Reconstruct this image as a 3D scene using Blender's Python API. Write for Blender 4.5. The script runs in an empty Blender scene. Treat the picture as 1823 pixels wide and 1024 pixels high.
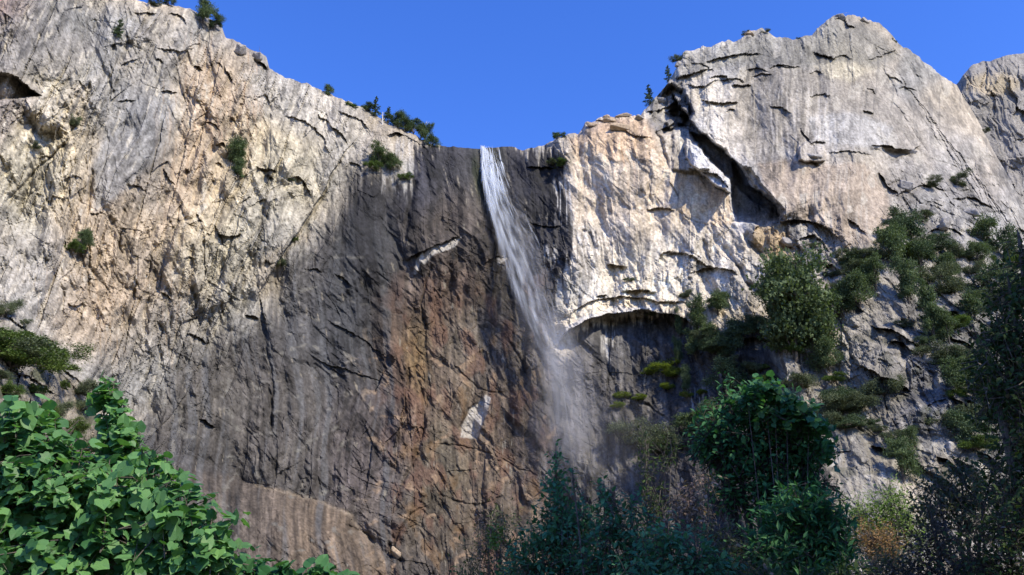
import bpy, math, random
import numpy as np
from mathutils import Vector, Matrix
random.seed(7)
RNG = np.random.default_rng(11)
sc = bpy.context.scene
COL = sc.collection

# ------------------------------------------------------------------ camera, sky, sun, exposure
F_PX, CX, CY = 1517.0, 911.5, 512.0          # focal length in photo pixels (photo 1823 x 1024)
PITCH = math.radians(22.0)
cam = bpy.data.cameras.new('camera')
cam.sensor_width = 36.0
cam.lens = 36.0 * F_PX / 1823.0
cam.clip_start = 0.1
cam.clip_end = 20000.0
camo = bpy.data.objects.new('camera', cam)
COL.objects.link(camo)
camo.location = (0, 0, 0)
camo.rotation_euler = (math.radians(90) + PITCH, 0, 0)
sc.camera = camo

SUN_AZ, SUN_EL = math.radians(47.0), math.radians(43.0)     # azimuth: from straight behind the camera towards the right
TO_SUN = Vector((math.sin(SUN_AZ) * math.cos(SUN_EL), -math.cos(SUN_AZ) * math.cos(SUN_EL), math.sin(SUN_EL)))
world = bpy.data.worlds.new('World')
sc.world = world
world.use_nodes = True
wn = world.node_tree
wn.nodes.clear()
w_out = wn.nodes.new('ShaderNodeOutputWorld')
w_bg = wn.nodes.new('ShaderNodeBackground')
w_sky = wn.nodes.new('ShaderNodeTexSky')
w_sky.sky_type = 'NISHITA'
w_sky.sun_disc = False
w_sky.sun_elevation = SUN_EL
w_sky.sun_rotation = math.atan2(TO_SUN.x, TO_SUN.y)
w_sky.altitude = 1200
w_sky.air_density = 1.4
w_sky.dust_density = 0.3
w_sky.ozone_density = 4.0
w_hs = wn.nodes.new('ShaderNodeHueSaturation')
w_hs.inputs['Hue'].default_value = 0.51
w_hs.inputs['Saturation'].default_value = 1.25
w_tint = wn.nodes.new('ShaderNodeVectorMath')          # the camera's cool white balance
w_tint.operation = 'MULTIPLY'
w_tint.inputs[1].default_value = (0.92, 0.95, 1.33)
wn.links.new(w_sky.outputs[0], w_hs.inputs['Color'])
wn.links.new(w_hs.outputs[0], w_tint.inputs[0])
wn.links.new(w_tint.outputs[0], w_bg.inputs['Color'])
w_bg.inputs['Strength'].default_value = 0.15
wn.links.new(w_bg.outputs[0], w_out.inputs['Surface'])

sun = bpy.data.lights.new('sun', 'SUN')
sun.energy = 5.0
sun.angle = math.radians(0.5)
sun.color = (1.0, 0.91, 0.74)
suno = bpy.data.objects.new('sun', sun)
COL.objects.link(suno)
suno.rotation_euler = TO_SUN.to_track_quat('Z', 'Y').to_euler()
sc.view_settings.view_transform = 'Standard'
sc.view_settings.look = 'None'
sc.view_settings.exposure = 0.5
sc.view_settings.gamma = 1.0
sc.view_settings.use_curve_mapping = False
sc.cycles.use_denoising = True
sc.cycles.max_bounces = 6
sc.cycles.transparent_max_bounces = 64
sc.cycles.volume_bounces = 4

# ------------------------------------------------------------------ helpers
def ray(px, py):
    """world direction through a photo point, scaled to one metre of Y"""
    a = (np.asarray(px, float) - CX) / F_PX
    b = (CY - np.asarray(py, float)) / F_PX
    c, s = math.cos(PITCH), math.sin(PITCH)
    x, y, z = a, c - b * s, s + b * c
    return x / y, z / y

def at(px, py, Y):
    x, z = ray(px, py)
    return Vector((float(x) * Y, Y, float(z) * Y))

def tag(o, label=None, cat=None, group=None, kind=None):
    if label: o['label'] = label
    if cat: o['category'] = cat
    if group: o['group'] = group
    if kind: o['kind'] = kind
    return o

def empty(name, loc):
    o = bpy.data.objects.new(name, None)
    o.location = loc
    COL.objects.link(o)
    return o

def mesh_np(name, V, Q=None, T=None, smooth=False):
    """fast mesh from numpy arrays: quads Q (n,4) and/or triangles T (m,3)"""
    me = bpy.data.meshes.new(name)
    V = np.asarray(V, np.float32)
    nq = 0 if Q is None else len(Q)
    nt = 0 if T is None else len(T)
    me.vertices.add(len(V))
    me.vertices.foreach_set('co', V.ravel())
    idx = []
    if nq: idx.append(np.asarray(Q, np.int32).ravel())
    if nt: idx.append(np.asarray(T, np.int32).ravel())
    idx = np.concatenate(idx)
    me.loops.add(len(idx))
    me.loops.foreach_set('vertex_index', idx)
    me.polygons.add(nq + nt)
    tot = np.concatenate([np.full(nq, 4, np.int32), np.full(nt, 3, np.int32)])
    st = np.concatenate([[0], np.cumsum(tot)[:-1]]).astype(np.int32)
    me.polygons.foreach_set('loop_start', st)
    me.polygons.foreach_set('use_smooth', np.full(nq + nt, smooth, bool))
    me.update(calc_edges=True)
    return me

def link(name, me, mat=None, parent=None, loc=None):
    o = bpy.data.objects.new(name, me)
    if mat is not None and not me.materials: me.materials.append(mat)
    COL.objects.link(o)
    if parent is not None: o.parent = parent
    if loc is not None: o.location = loc
    return o

def col_attr(me, name, C):
    a = me.color_attributes.new(name, 'FLOAT_COLOR', 'POINT')
    C4 = np.ones((len(me.vertices), 4), np.float32)
    C4[:, :3] = C
    a.data.foreach_set('color', C4.ravel())

# ------------------------------------------------------------------ numpy noise
_T = np.random.default_rng(3)
_G = _T.uniform(0, 2 * np.pi, (8, 256, 256)).astype(np.float32)
_GX, _GY = np.cos(_G), np.sin(_G)
_R = _T.random((12, 256, 256)).astype(np.float32)

def noise(x, y, s=0):
    """gradient noise about -1..1"""
    x = np.asarray(x, np.float32) + 17.3 * s; y = np.asarray(y, np.float32) + 31.7 * s
    ix = np.floor(x).astype(np.int32); iy = np.floor(y).astype(np.int32)
    fx = x - ix; fy = y - iy
    k = s % 8
    u = fx * fx * fx * (fx * (fx * 6 - 15) + 10); v = fy * fy * fy * (fy * (fy * 6 - 15) + 10)
    def g(dx, dy):
        a = (ix + dx) & 255; b = (iy + dy) & 255
        return _GX[k, a, b] * (fx - dx) + _GY[k, a, b] * (fy - dy)
    n0 = g(0, 0) * (1 - u) + g(1, 0) * u
    n1 = g(0, 1) * (1 - u) + g(1, 1) * u
    return (n0 * (1 - v) + n1 * v) * 1.5

def fbm(x, y, o=4, s=0, gain=0.5):
    r = 0; a = 1.0; f = 1.0; t = 0
    x = np.asarray(x, np.float32); y = np.asarray(y, np.float32)
    for i in range(o):
        r = r + a * noise(x * f, y * f, s + i); t += a
        a *= gain; f *= 2.03
    return r / t * 1.5

def ridged(x, y, o=4, s=0):
    r = 0; a = 1.0; f = 1.0; t = 0
    for i in range(o):
        r = r + a * (1 - np.abs(noise(x * f, y * f, s + i)) * 2); t += a
        a *= 0.5; f *= 2.1
    return r / t

def voro(x, y, s=0):
    """nearest cell: returns f1, f2, random numbers of the cell (3) and offset from its centre"""
    x = np.asarray(x, np.float32) + 9.1 * s; y = np.asarray(y, np.float32) + 5.7 * s
    ix = np.floor(x).astype(np.int32); iy = np.floor(y).astype(np.int32)
    f1 = np.full(x.shape, 9.0, np.float32); f2 = f1.copy()
    ca = np.zeros(x.shape, np.int32); cb = ca.copy()
    dx1 = np.zeros(x.shape, np.float32); dy1 = dx1.copy()
    k = s % 4
    for i in (-1, 0, 1):
        for j in (-1, 0, 1):
            a = (ix + i) & 255; b = (iy + j) & 255
            ddx = x - (ix + i + _R[k, a, b]); ddy = y - (iy + j + _R[k + 4, a, b])
            d = ddx * ddx + ddy * ddy
            m = d < f1
            f2 = np.where(m, f1, np.minimum(f2, d))
            f1 = np.where(m, d, f1)
            ca = np.where(m, a, ca); cb = np.where(m, b, cb)
            dx1 = np.where(m, ddx, dx1); dy1 = np.where(m, ddy, dy1)
    q = (s * 3) % 8
    return np.sqrt(f1), np.sqrt(f2), _R[q, ca, cb], _R[q + 1, ca, cb], _R[q + 2, ca, cb], dx1, dy1

def facets(x, y, s, tilt=1.4, step=1.0):
    """broken rock: every cell its own tilted plane; also cell tone and edge distance"""
    f1, f2, r0, r1, r2, dx, dy = voro(x, y, s)
    h = (r0 - 0.5) * step + ((r1 - 0.5) * dx + (r2 - 0.5) * dy) * 2 * tilt
    return h, r1, f2 - f1

def tri(x, y, s):
    """angular, unbroken relief: random heights joined by flat triangles, -1..1"""
    x = np.asarray(x, np.float32) + 4.7 * s; y = np.asarray(y, np.float32) + 8.3 * s
    x = x + .38 * np.sin(y * 2.3 + s) ; y = y + .33 * np.sin(x * 1.9 + 2 * s)
    i = np.floor(x).astype(np.int32); j = np.floor(y).astype(np.int32); fx = x - i; fy = y - j
    k = s % 8; i &= 255; j &= 255; i1 = (i + 1) & 255; j1 = (j + 1) & 255
    a, b, c, d = _R[k, i, j], _R[k, i1, j], _R[k, i, j1], _R[k, i1, j1]
    lo = a + (b - a) * fx + (c - a) * fy
    hi = d + (c - d) * (1 - fx) + (b - d) * (1 - fy)
    return np.where(fx + fy < 1, lo, hi) * 2 - 1

def slabs(x, y, s, tilt=1.0, step=1.0):
    """long straight-sided flakes: bands across y, each cut along x at its own places"""
    x = np.asarray(x, np.float32) + 5.1 * s; y = np.asarray(y, np.float32) + 2.7 * s
    k = s % 4
    q = x * .55 + y * .23; b0 = np.floor(q).astype(np.int32) & 255       # the bands are offset from one storey to the next
    y = y + 3.7 * _R[k, b0, 5] + (_R[k, b0, 31] - .5) * .5 * x
    fy = np.floor(y); i = fy.astype(np.int32) & 255
    cut = (_R[k, i, 7] - .5) * 1.25                                   # uneven band widths
    up = (y - fy) > .5 + cut * .6; j = (i * 2 + up) & 255
    x2 = x * (0.7 + .7 * _R[k + 1, j, 3]) + 9 * _R[k, j, 11] + (y - fy) * (_R[k, j, 19] - .5) * 1.6
    fx = np.floor(x2); a = fx.astype(np.int32) & 255
    r0, r1, r2 = _R[k, j, a], _R[k + 2, j, a], _R[k + 4, j, a]
    w = np.where(up, .5 - cut * .6, .5 + cut * .6); u = np.where(up, (y - fy) - .5 - cut * .6, y - fy) / w
    h = (r0 - .5) * step + (r1 - .5) * 2 * tilt * (u - .5) + (r2 - .5) * tilt * (x2 - fx - .5)
    return h, r1, np.minimum(np.minimum(u, 1 - u), np.minimum(x2 - fx, fx + 1 - x2))

def ss(a, b, x):
    t = np.clip((x - a) / (b - a), 0, 1)
    return t * t * (3 - 2 * t)

def poly_dist(pts, x, y):
    """distance to a polyline, side (+ below for left-to-right lines), arc fraction"""
    P = np.array(pts, np.float32)
    seg = np.diff(P, axis=0); L = np.hypot(seg[:, 0], seg[:, 1]); cum = np.concatenate([[0], np.cumsum(L)])
    best = np.full(x.shape, 1e9, np.float32); side = np.ones(x.shape, np.float32); t0 = np.zeros(x.shape, np.float32)
    for i in range(len(seg)):
        vx = x - P[i, 0]; vy = y - P[i, 1]
        t = np.clip((vx * seg[i, 0] + vy * seg[i, 1]) / max(L[i] ** 2, 1e-6), 0, 1)
        dx = vx - t * seg[i, 0]; dy = vy - t * seg[i, 1]
        d = np.hypot(dx, dy)
        cr = seg[i, 0] * vy - seg[i, 1] * vx
        m = d < best
        best = np.where(m, d, best); side = np.where(m, np.sign(cr), side)
        t0 = np.where(m, (cum[i] + t * L[i]) / cum[-1], t0)
    return best, side, t0

def poly_in(pts, x, y):
    """signed distance to a polygon, positive inside"""
    P = list(pts) + [pts[0]]
    d, _, _ = poly_dist(P, x, y)
    ins = np.zeros(x.shape, bool)
    for (x0, y0), (x1, y1) in zip(P[:-1], P[1:]):
        if y0 == y1: continue
        c = (y0 > y) != (y1 > y)
        ins ^= c & (x < (x1 - x0) * (y - y0) / (y1 - y0) + x0)
    return np.where(ins, d, -d)

# ------------------------------------------------------------------ the cliff: one relief, surveyed in photo points and built in metres
SKY = [(-260,-330),(-60,-160),(60,-100),(200,-40),(235,-2),(262,5),(300,8),(338,16),(372,32),(396,48),(402,66),(432,78),(455,90),(474,100),(480,122),(510,138),(548,150),(590,168),(640,190),(664,200),(690,220),(722,232),(745,244),(768,256),(800,261),(852,265),(882,263),(912,261),(930,267),(952,263),(985,251),(1002,242),(1030,237),(1042,220),(1072,210),(1098,208),(1140,204),(1158,184),(1185,152),(1204,124),(1216,94),(1246,86),(1268,80),(1292,73),(1318,70),(1332,58),(1356,52),(1384,66),(1420,70),(1446,60),(1464,44),(1488,24),(1506,27),(1532,30),(1566,42),(1584,60),(1604,80),(1650,112),(1690,145),(1703,150),(1724,186),(1760,250),(1800,326),(1830,380),(1900,470),(2100,640)]
DEPTH = [(-260,-330,262),(-260,300,225),(-260,700,190),(-260,1170,150),
 (0,-130,330),(0,150,300),(0,400,280),(0,560,255),(0,700,190),(0,900,150),(0,1170,120),
 (200,0,362),(200,300,335),(200,600,318),(180,800,285),(200,1170,240),
 (400,60,400),(400,300,375),(400,600,362),(400,850,345),(400,1170,300),
 (600,170,430),(600,400,408),(600,700,392),(600,900,368),(600,1170,320),
 (760,258,446),(760,500,432),(760,800,408),(760,1170,340),
 (880,262,448),(880,500,438),(880,800,415),(880,1170,350),
 (1000,250,438),(1000,600,422),(1000,850,408),(1000,1170,342),
 (1150,200,444),(1150,400,428),(1150,600,416),(1150,850,392),(1150,1170,328),
 (1300,70,464),(1300,300,436),(1300,550,410),(1300,800,362),(1300,1170,280),
 (1490,20,505),(1490,250,440),(1490,450,400),(1490,700,345),(1490,900,298),(1490,1170,232),
 (1700,150,545),(1650,350,432),(1650,500,386),(1650,700,340),(1650,900,292),(1650,1170,225),
 (1823,370,500),(1823,500,420),(1823,700,358),(1823,900,300),(1823,1170,232),
 (2100,640,480),(2100,800,380),(2100,1170,240)]

def tps_fit(pts):
    P = np.array(pts, float); X = P[:, :2] / 500.0; n = len(P)
    d = np.hypot(X[:, None, 0] - X[None, :, 0], X[:, None, 1] - X[None, :, 1])
    K = np.where(d > 0, d * d * np.log(d + 1e-12), 0) + np.eye(n) * 0.02
    A = np.zeros((n + 3, n + 3)); A[:n, :n] = K
    A[:n, n] = 1; A[:n, n+1:] = X; A[n, :n] = 1; A[n+1:, :n] = X.T
    w = np.linalg.solve(A, np.concatenate([P[:, 2], [0, 0, 0]]))
    return X, w

def tps_eval(fit, x, y):
    X, w = fit; n = len(X); x = x / 500.0; y = y / 500.0
    r = w[n] + w[n+1] * x + w[n+2] * y
    for i in range(n):
        d2 = (x - X[i, 0]) ** 2 + (y - X[i, 1]) ** 2 + 1e-9
        r = r + w[i] * 0.5 * d2 * np.log(d2)
    return r

BOTTOM = 1170.0
NC, NR, NBACK = 1300, 700, 26
x_mid = np.linspace(-70, 1890, NC - 80)
x_all = np.concatenate([np.linspace(-260, -75, 40), x_mid, np.linspace(1896, 2100, 40)])
sk = np.array(SKY, float)
sky_y = np.interp(x_all, sk[:, 0], sk[:, 1]) + 3.6 * (fbm(x_all / 15, x_all * 0 + 3, 4, 1) + .5 * (slabs(x_all / 24, x_all * 0 + .3, 2)[0]))  * (1 - 0.7 * np.exp(-((x_all - 860) / 90) ** 2))
tt = np.linspace(0, 1, NR) ** 1.0
PX = np.repeat(x_all[None, :], NR, 0).astype(np.float32)
PY = (sky_y[None, :] + tt[:, None] * (BOTTOM - sky_y[None, :])).astype(np.float32)
cx_ = np.linspace(-300, 2140, 123); cy_ = np.linspace(-380, 1200, 80)
CXg, CYg = np.meshgrid(cx_, cy_)
Yc = tps_eval(tps_fit(DEPTH), CXg, CYg)

def bilin(F, px, py):
    u = np.clip((px - cx_[0]) / (cx_[1] - cx_[0]), 0, len(cx_) - 1.001); v = np.clip((py - cy_[0]) / (cy_[1] - cy_[0]), 0, len(cy_) - 1.001)
    i = u.astype(int); j = v.astype(int); a = u - i; b = v - j
    return (F[j, i] * (1 - a) + F[j, i+1] * a) * (1 - b) + (F[j+1, i] * (1 - a) + F[j+1, i+1] * a) * b
Y0 = bilin(Yc, PX, PY).astype(np.float32)

# fracture frames: left wall leans like '/', the middle is plumb, the right leans like '\'
wl = 1 - ss(420, 720, PX + 0.55 * (PY - 400))
wr = ss(1430, 1640, PX + 0.0 * PY)
wm = np.clip(1 - wl - wr, 0, 1)
N1x = fbm(PX / 230, PY / 230, 2, 2); N1y = fbm(PX / 230, PY / 230, 2, 5)
n2x = fbm(PX / 30, PY / 30, 3, 6); n2y = fbm(PX / 30, PY / 30, 3, 1)
WX = PX + 15 * N1x + 1.1 * n2x; WY = PY + 15 * N1y + 1.1 * n2y
n3x = fbm(PX / 9, PY / 9, 2, 6); FX = PX + 3.2 * n2x + 1.0 * n3x; FY = PY + 3.2 * n2y - 1.0 * n3x                # drawn features: a little ragged
def frame(ax, ay):
    return WX * ax + WY * ay, WX * -ay + WY * ax           # along, across
La, Lb = frame(-0.36, 0.933)
Ma, Mb = frame(0.03, 1.0)
Ra, Rb = frame(0.50, 0.866)

def window(x0, x1, y0, y1):
    a = int(np.searchsorted(x_all, x0)); b = max(int(np.searchsorted(x_all, x1)), a + 1)
    s0, s1 = sky_y[a:b].min() if b > a else 0, sky_y[a:b].max() if b > a else 0
    def row(y, s): return (y - s) / (BOTTOM - s) * (NR - 1)
    i0 = int(np.clip(min(row(y0, s0), row(y0, s1)), 0, NR - 2)); i1 = int(np.clip(max(row(y1, s0), row(y1, s1)) + 2, i0 + 1, NR))
    return (slice(i0, i1), slice(a, b))
def blob_w(x, y, rx, ry, ang=0.0, soft=0.5):
    R = max(rx, ry) * (1 + soft) + 60
    I = window(x - R, x + R, y - R, y + R)
    return I, blob(x, y, rx, ry, ang, soft, WX[I], WY[I])
def blob(x, y, rx, ry, ang=0.0, soft=0.5, X=None, Y=None):
    X = WX if X is None else X; Y = WY if Y is None else Y
    c, s = math.cos(math.radians(ang)), math.sin(math.radians(ang))
    u = ((X - x) * c + (Y - y) * s) / rx; v = (-(X - x) * s + (Y - y) * c) / ry
    return 1 - ss(1 - soft, 1 + soft, np.sqrt(u * u + v * v))

rough = 0.72 + 0.75 * fbm(PX / 95, PY / 95, 3, 4)
for (x, y, rx, ry, a, k) in [(235,245,60,130,20,.65),(1430,330,110,45,20,.75),(540,230,60,40,30,.6),(1400,170,110,70,0,.5),(1240,380,90,60,0,.45),(1080,330,80,60,0,.45),(1120,430,60,50,0,.4),
        (400,900,150,90,25,.7),(1640,250,60,90,-30,.5),(1760,210,50,60,0,.5),(520,930,150,60,15,.6),(1580,560,60,60,0,.5),(1440,240,60,40,0,.6),(120,60,80,60,0,.3),(1160,590,120,60,0,.4),(650,420,80,140,0,.35),(1130,350,130,110,0,.55),(1410,200,190,110,0,.55),(1440,330,110,50,20,.5),(1650,220,60,120,-30,.4),(850,480,120,120,0,.3)]:
    I, m = blob_w(x, y, rx, ry, a); rough[I] *= 1 - k * m
for (x, y, rx, ry, a, k) in [(870,330,120,70,0,-.6),(560,640,120,140,0,-.3),(1440,430,110,60,25,.7),(1700,380,110,80,35,.7),(1195,150,50,60,0,.6),(850,600,120,150,0,.15),(330,560,150,130,0,.25),(720,850,90,120,0,.4),(1200,520,140,40,0,.4),(110,200,90,90,-40,.4),(500,380,60,90,0,.3),(1500,60,80,40,0,.5),(60,720,90,80,20,.6),(1560,600,140,160,0,.5),(1720,560,120,200,0,.6)]:
    I, m = blob_w(x, y, rx, ry, a); rough[I] += k * m
wetzone = ss(-20, 60, poly_in([(735,262),(640,330),(500,470),(400,620),(230,760),(200,1180),(1300,1180),(1200,800),(1000,640),(985,500),(1000,300)], PX, PY))
rough = np.clip(rough * (1 - .38 * wetzone), 0.12, 2.0)

# relief in metres, + towards the viewer
D = 9.0 * fbm(WX / 230, WY / 260, 3, 3)
def mix3(fn):
    return wl * fn(La, Lb, 0) + wm * fn(Ma, Mb, 1) + wr * fn(Ra, Rb, 2)
D += mix3(lambda a, b, s: 3.0 * fbm(a / 260, b / 62, 2, s))
D += 4.5 * (ridged(La / 420 + 2, Lb / 120, 2, 1) - .5) * wl
D += 1.2 * (ridged(La / 230, Lb / 46, 2, 4) - 0.5) * wl + 0.9 * (ridged(Ra / 200, Rb / 48, 2, 4) - 0.5) * wr
for w_, a_, b_, k_ in ((wl, La, Lb, 0), (wm, Ma, Mb, 2), (wr, Ra, Rb, 5)):
    r_ = (.45 + .55 * rough) * (1.45 if k_ == 0 else 1.15)
    c_, s_ = math.cos(.5), math.sin(.5)
    q_ = 5.0 * tri(a_ / 190, b_ / 70, 1 + k_) + 3.4 * tri((a_ * c_ + b_ * s_) / 84, (b_ * c_ - a_ * s_) / 46, 2 + k_) + r_ * (2.0 * tri((a_ * c_ - b_ * s_) / 46, (b_ * c_ + a_ * s_) / 22, 3 + k_)
        + 1.5 * tri((a_ + .3 * b_) / 22, (b_ - .2 * a_) / 12, 4 + k_) + .8 * tri(a_ / 11, (b_ + .4 * a_) / 7, 5 + k_))
    if k_ == 0: q_ = q_ + 3.2 * tri(a_ / 330, b_ / 46, 7)
    D += w_ * q_
tone = np.zeros_like(D)
edge = np.ones_like(D)
for (sa, sb, amp, sd, tn, fn) in [(300, 95, 5.4, 0, .5, slabs), (140, 42, 3.6, 1, .6, slabs), (84, 44, 2.6, 1, .5, facets), (56, 18, 1.8, 2, .8, slabs), (30, 17, 1.3, 2, .7, facets), (20, 8, .75, 3, 1.0, slabs), (11, 7, .5, 3, .8, facets)]:
    hh = 0; tc = 0; eg = 0
    for w, a, b, k in ((wl, La, Lb, 0), (wm, Ma, Mb, 5), (wr, Ra, Rb, 9)):
        h, t_, e = fn(a / sa + k * 3.3, b / sb + k, sd, 1.5, .8 if sa > 90 else (.5 if sa > 50 else .28))
        if fn is slabs: h = h * (.85, .42 if sa > 60 else .24, .40 if sa > 60 else .25)[(k > 0) + (k > 5)]
        else: h = h * (.95, 1.15, 1.1)[(k > 0) + (k > 5)]
        hh = hh + w * h; tc = tc + w * (t_ - 0.5); eg = eg + w * e
    D += .46 * amp * hh * (0.35 + 0.65 * rough if sa > 100 else rough)
    tone += tn * tc
    edge = np.minimum(edge, ss(0, 0.10, eg) if sa > 20 else 1)
for sx, sy, amp, sd, ang in ((90, 40, 1.4, 3, .5), (26, 12, .8, 0, -.45), (9, 5, .35, 1, .3)):      # joints that cross the grain
    c_, s_ = math.cos(ang), math.sin(ang)
    h, t_, e = (slabs if sx > 20 else facets)((WX * c_ + WY * s_) / sx + 7, (-WX * s_ + WY * c_) / sy + 3, sd, 1.5, .45 if sx > 50 else .25)
    D += .5 * amp * h * rough; tone += .35 * (t_ - .5)
D += 0.16 * fbm(PX / 4.5, PY / 6, 3, 2) * (0.3 + rough)
# the flutes of the wet wall
D += 0.2 * fbm(WX / 14, WY / 170, 2, 6) * (1 - wl)

flat_i = np.arange(D.size).reshape(D.shape)
def region(pts, pad):
    xs = [p[0] for p in pts]; ys = [p[1] for p in pts]
    return window(min(xs) - pad, max(xs) + pad, min(ys) - pad, max(ys) + pad)
def sm(pts):
    """rounds a polyline a little (Catmull-Rom, two points per span)"""
    P = [pts[0]] + list(pts) + [pts[-1]]; out = []
    for i in range(1, len(P) - 2):
        p0, p1, p2, p3 = [np.array(P[j], float) for j in (i-1, i, i+1, i+2)]
        for t in (0, 1/3, 2/3):
            out.append(tuple(0.5 * ((2*p1) + (-p0+p2)*t + (2*p0-5*p1+4*p2-p3)*t*t + (-p0+3*p1-3*p2+p3)*t**3)))
    return out + [tuple(pts[-1])]
def ledge(pts, above=2.5, wa=14, below=-2.5, wb=14, taper=0.18):
    """a step along a line: first side is above / left of its run, second below / right"""
    pts = sm(pts); I = region(pts, 4 * max(wa, wb)); x, y = FX[I], FY[I]
    d, s, t = poly_dist(pts, x, y)
    k = np.clip(np.minimum(t, 1 - t) / taper, 0, 1) if taper else 1
    q = 0.62 if wa <= 14 else 1.0
    D[I] += q * k * np.where(s > 0, below * np.exp(-d / wb), above * np.exp(-d / wa))
def crack(pts, w=2.2, depth=3.5, taper=0.15):
    pts = sm(pts); I = region(pts, 5 * w + 8); x, y = FX[I], FY[I]
    d, s, t = poly_dist(pts, x, y)
    D[I] -= 0.6 * depth * np.exp(-(d / w) ** 2) * np.clip(np.minimum(t, 1 - t) / taper, 0.05, 1)
def block(pts, h, soft=3.0, gx=0.0, gy=0.0):
    """a polygon pushed out (or in) by h metres, tilted by gx, gy metres per 100 px"""
    I = region(pts, 4 * soft + 8); x, y = FX[I], FY[I]
    sd = poly_in(pts, x, y); m = ss(-soft, soft, sd)
    cx, cy = np.mean([p[0] for p in pts]), np.mean([p[1] for p in pts])
    D[I] += m * (h + gx * (x - cx) / 100 + gy * (y - cy) / 100)
    return I, m

# --- the great corner right of the fall: arete running down to the right, its left side cut deep
ledge([(1196,160),(1215,196),(1245,232),(1278,262),(1312,290),(1338,330),(1364,352),(1382,374),(1392,400)], above=11, wa=90, below=-10, wb=40, taper=0.06)
block([(1226,236),(1250,240),(1290,268),(1318,300),(1332,330),(1375,352),(1392,385),(1360,400),(1318,392),(1306,375),(1302,330),(1262,286)], -15, 3)
block([(1305,292),(1325,325),(1352,352),(1368,372),(1345,386),(1312,380),(1304,340)], -8, 4)
block([(1304,290),(1334,300),(1366,340),(1392,372),(1398,392),(1346,397),(1304,396)], -9, 2)
# the pale pillars left of that corner
block([(1224,232),(1244,256),(1262,278),(1284,304),(1300,322),(1300,344),(1276,330),(1250,312),(1228,292),(1218,262)], 15, 2, gx=12)
block([(1190,200),(1212,236),(1240,262),(1280,300),(1335,352),(1388,384),(1396,374),(1352,338),(1322,300),(1280,262),(1240,228),(1212,190)], -10, 2.5)
block([(1196,228),(1222,222),(1230,262),(1262,300),(1224,306),(1198,300)], 5, 3, gx=8)
ledge([(1224,300),(1250,306),(1278,312),(1300,340)], 3, 20, -4, 14)
crack([(1160,190),(1168,232),(1178,258),(1184,282),(1192,306)], 4, 8)
ledge([(1190,322),(1204,340),(1208,364)], 1, 10, -2, 12)
crack([(1222,240),(1228,270),(1234,296)], 3, 5)
for q in ([(1150,200),(1190,190),(1215,175)],[(1165,235),(1200,222),(1232,226)],[(1150,168),(1180,166),(1205,150)],[(1180,200),(1204,206),(1226,200)],[(1200,140),(1236,130),(1262,122)]):
    ledge(q, 4.5, 12, -4.5, 12)
block([(1170,165),(1196,150),(1216,160),(1232,200),(1222,226),(1180,240),(1165,215)], -15, 4)
block([(1185,172),(1196,166),(1202,182),(1190,190)], 7, 2); block([(1184,216),(1210,204),(1218,222),(1192,232)], 8, 2, gy=-8); block([(1204,190),(1224,190),(1226,206),(1208,204)], 7, 2)
# overhangs of the right wall
for q, a, b in ([(1250,116),(1290,100),(1330,96),(1362,98)], 3, -4), ([(1300,154),(1320,152),(1340,150)], 3, -6), ([(1246,176),(1270,184),(1300,182),(1318,184)], 3, -5), ([(1220,150),(1250,154),(1280,142)], 3, -4), \
        ([(1262,140),(1290,134),(1300,150)], 3, -4), ([(1424,226),(1440,250),(1452,262)], 2, -4), ([(1440,258),(1455,252),(1470,256)], 2, -4), ([(1548,262),(1572,258),(1600,264),(1626,266),(1640,258)], 4, -8), \
        ([(1448,96),(1474,100),(1490,104)], 3, -5), ([(1486,36),(1500,30),(1512,44),(1524,50)], 4, -6), ([(1536,198),(1556,200)], 2, -5), ([(1474,272),(1530,270),(1560,280)], 1.5, -2), ([(1478,106),(1500,98),(1520,108)], 2, -2), \
        ([(1150,373),(1175,370),(1200,374)], 2, -5), ([(1080,472),(1096,470),(1116,474)], 4, -6), ([(1104,520),(1130,516),(1168,520)], 4, -7), ([(1062,528),(1078,524)], 2, -5), ([(1180,456),(1200,450),(1228,452),(1250,468),(1282,480)], 3, -4), \
        ([(1226,486),(1262,476),(1300,482),(1318,490)], 3, -6), ([(1170,470),(1182,448),(1200,446)], 2, -4), ([(1040,222),(1060,216),(1090,214)], 2, -3), ([(1084,236),(1110,230),(1130,240),(1160,246)], 2, -2.5), \
        ([(936,300),(960,296),(990,300)], 2, -3), ([(1510,388),(1530,404),(1540,420)], 2, -4), ([(1565,305),(1580,328),(1600,346)], 3, -7), ([(1592,350),(1640,330),(1690,340)], 3, -4), ([(1380,398),(1420,390),(1470,404),(1500,430)], 5, -7), \
        ([(1415,430),(1450,420),(1478,450)], 3, -5), ([(1340,420),(1352,400),(1380,392)], 3, -5), ([(1640,420),(1680,404),(1720,424)], 3, -5), ([(1690,356),(1730,352),(1770,372)], 3, -4), ([(1466,480),(1480,470),(1500,490)], 2, -7):
    ledge(q, a, 12, b, 12)
block([(1424,262),(1436,252),(1466,262),(1470,284),(1448,292),(1422,284)], 5, 1.5, gx=-6, gy=6)
crack([(1420,250),(1418,268),(1426,284),(1448,292),(1464,296)], 2.2, 4)
block([(1548,266),(1600,266),(1622,272),(1590,288),(1560,286)], -5, 3)
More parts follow.
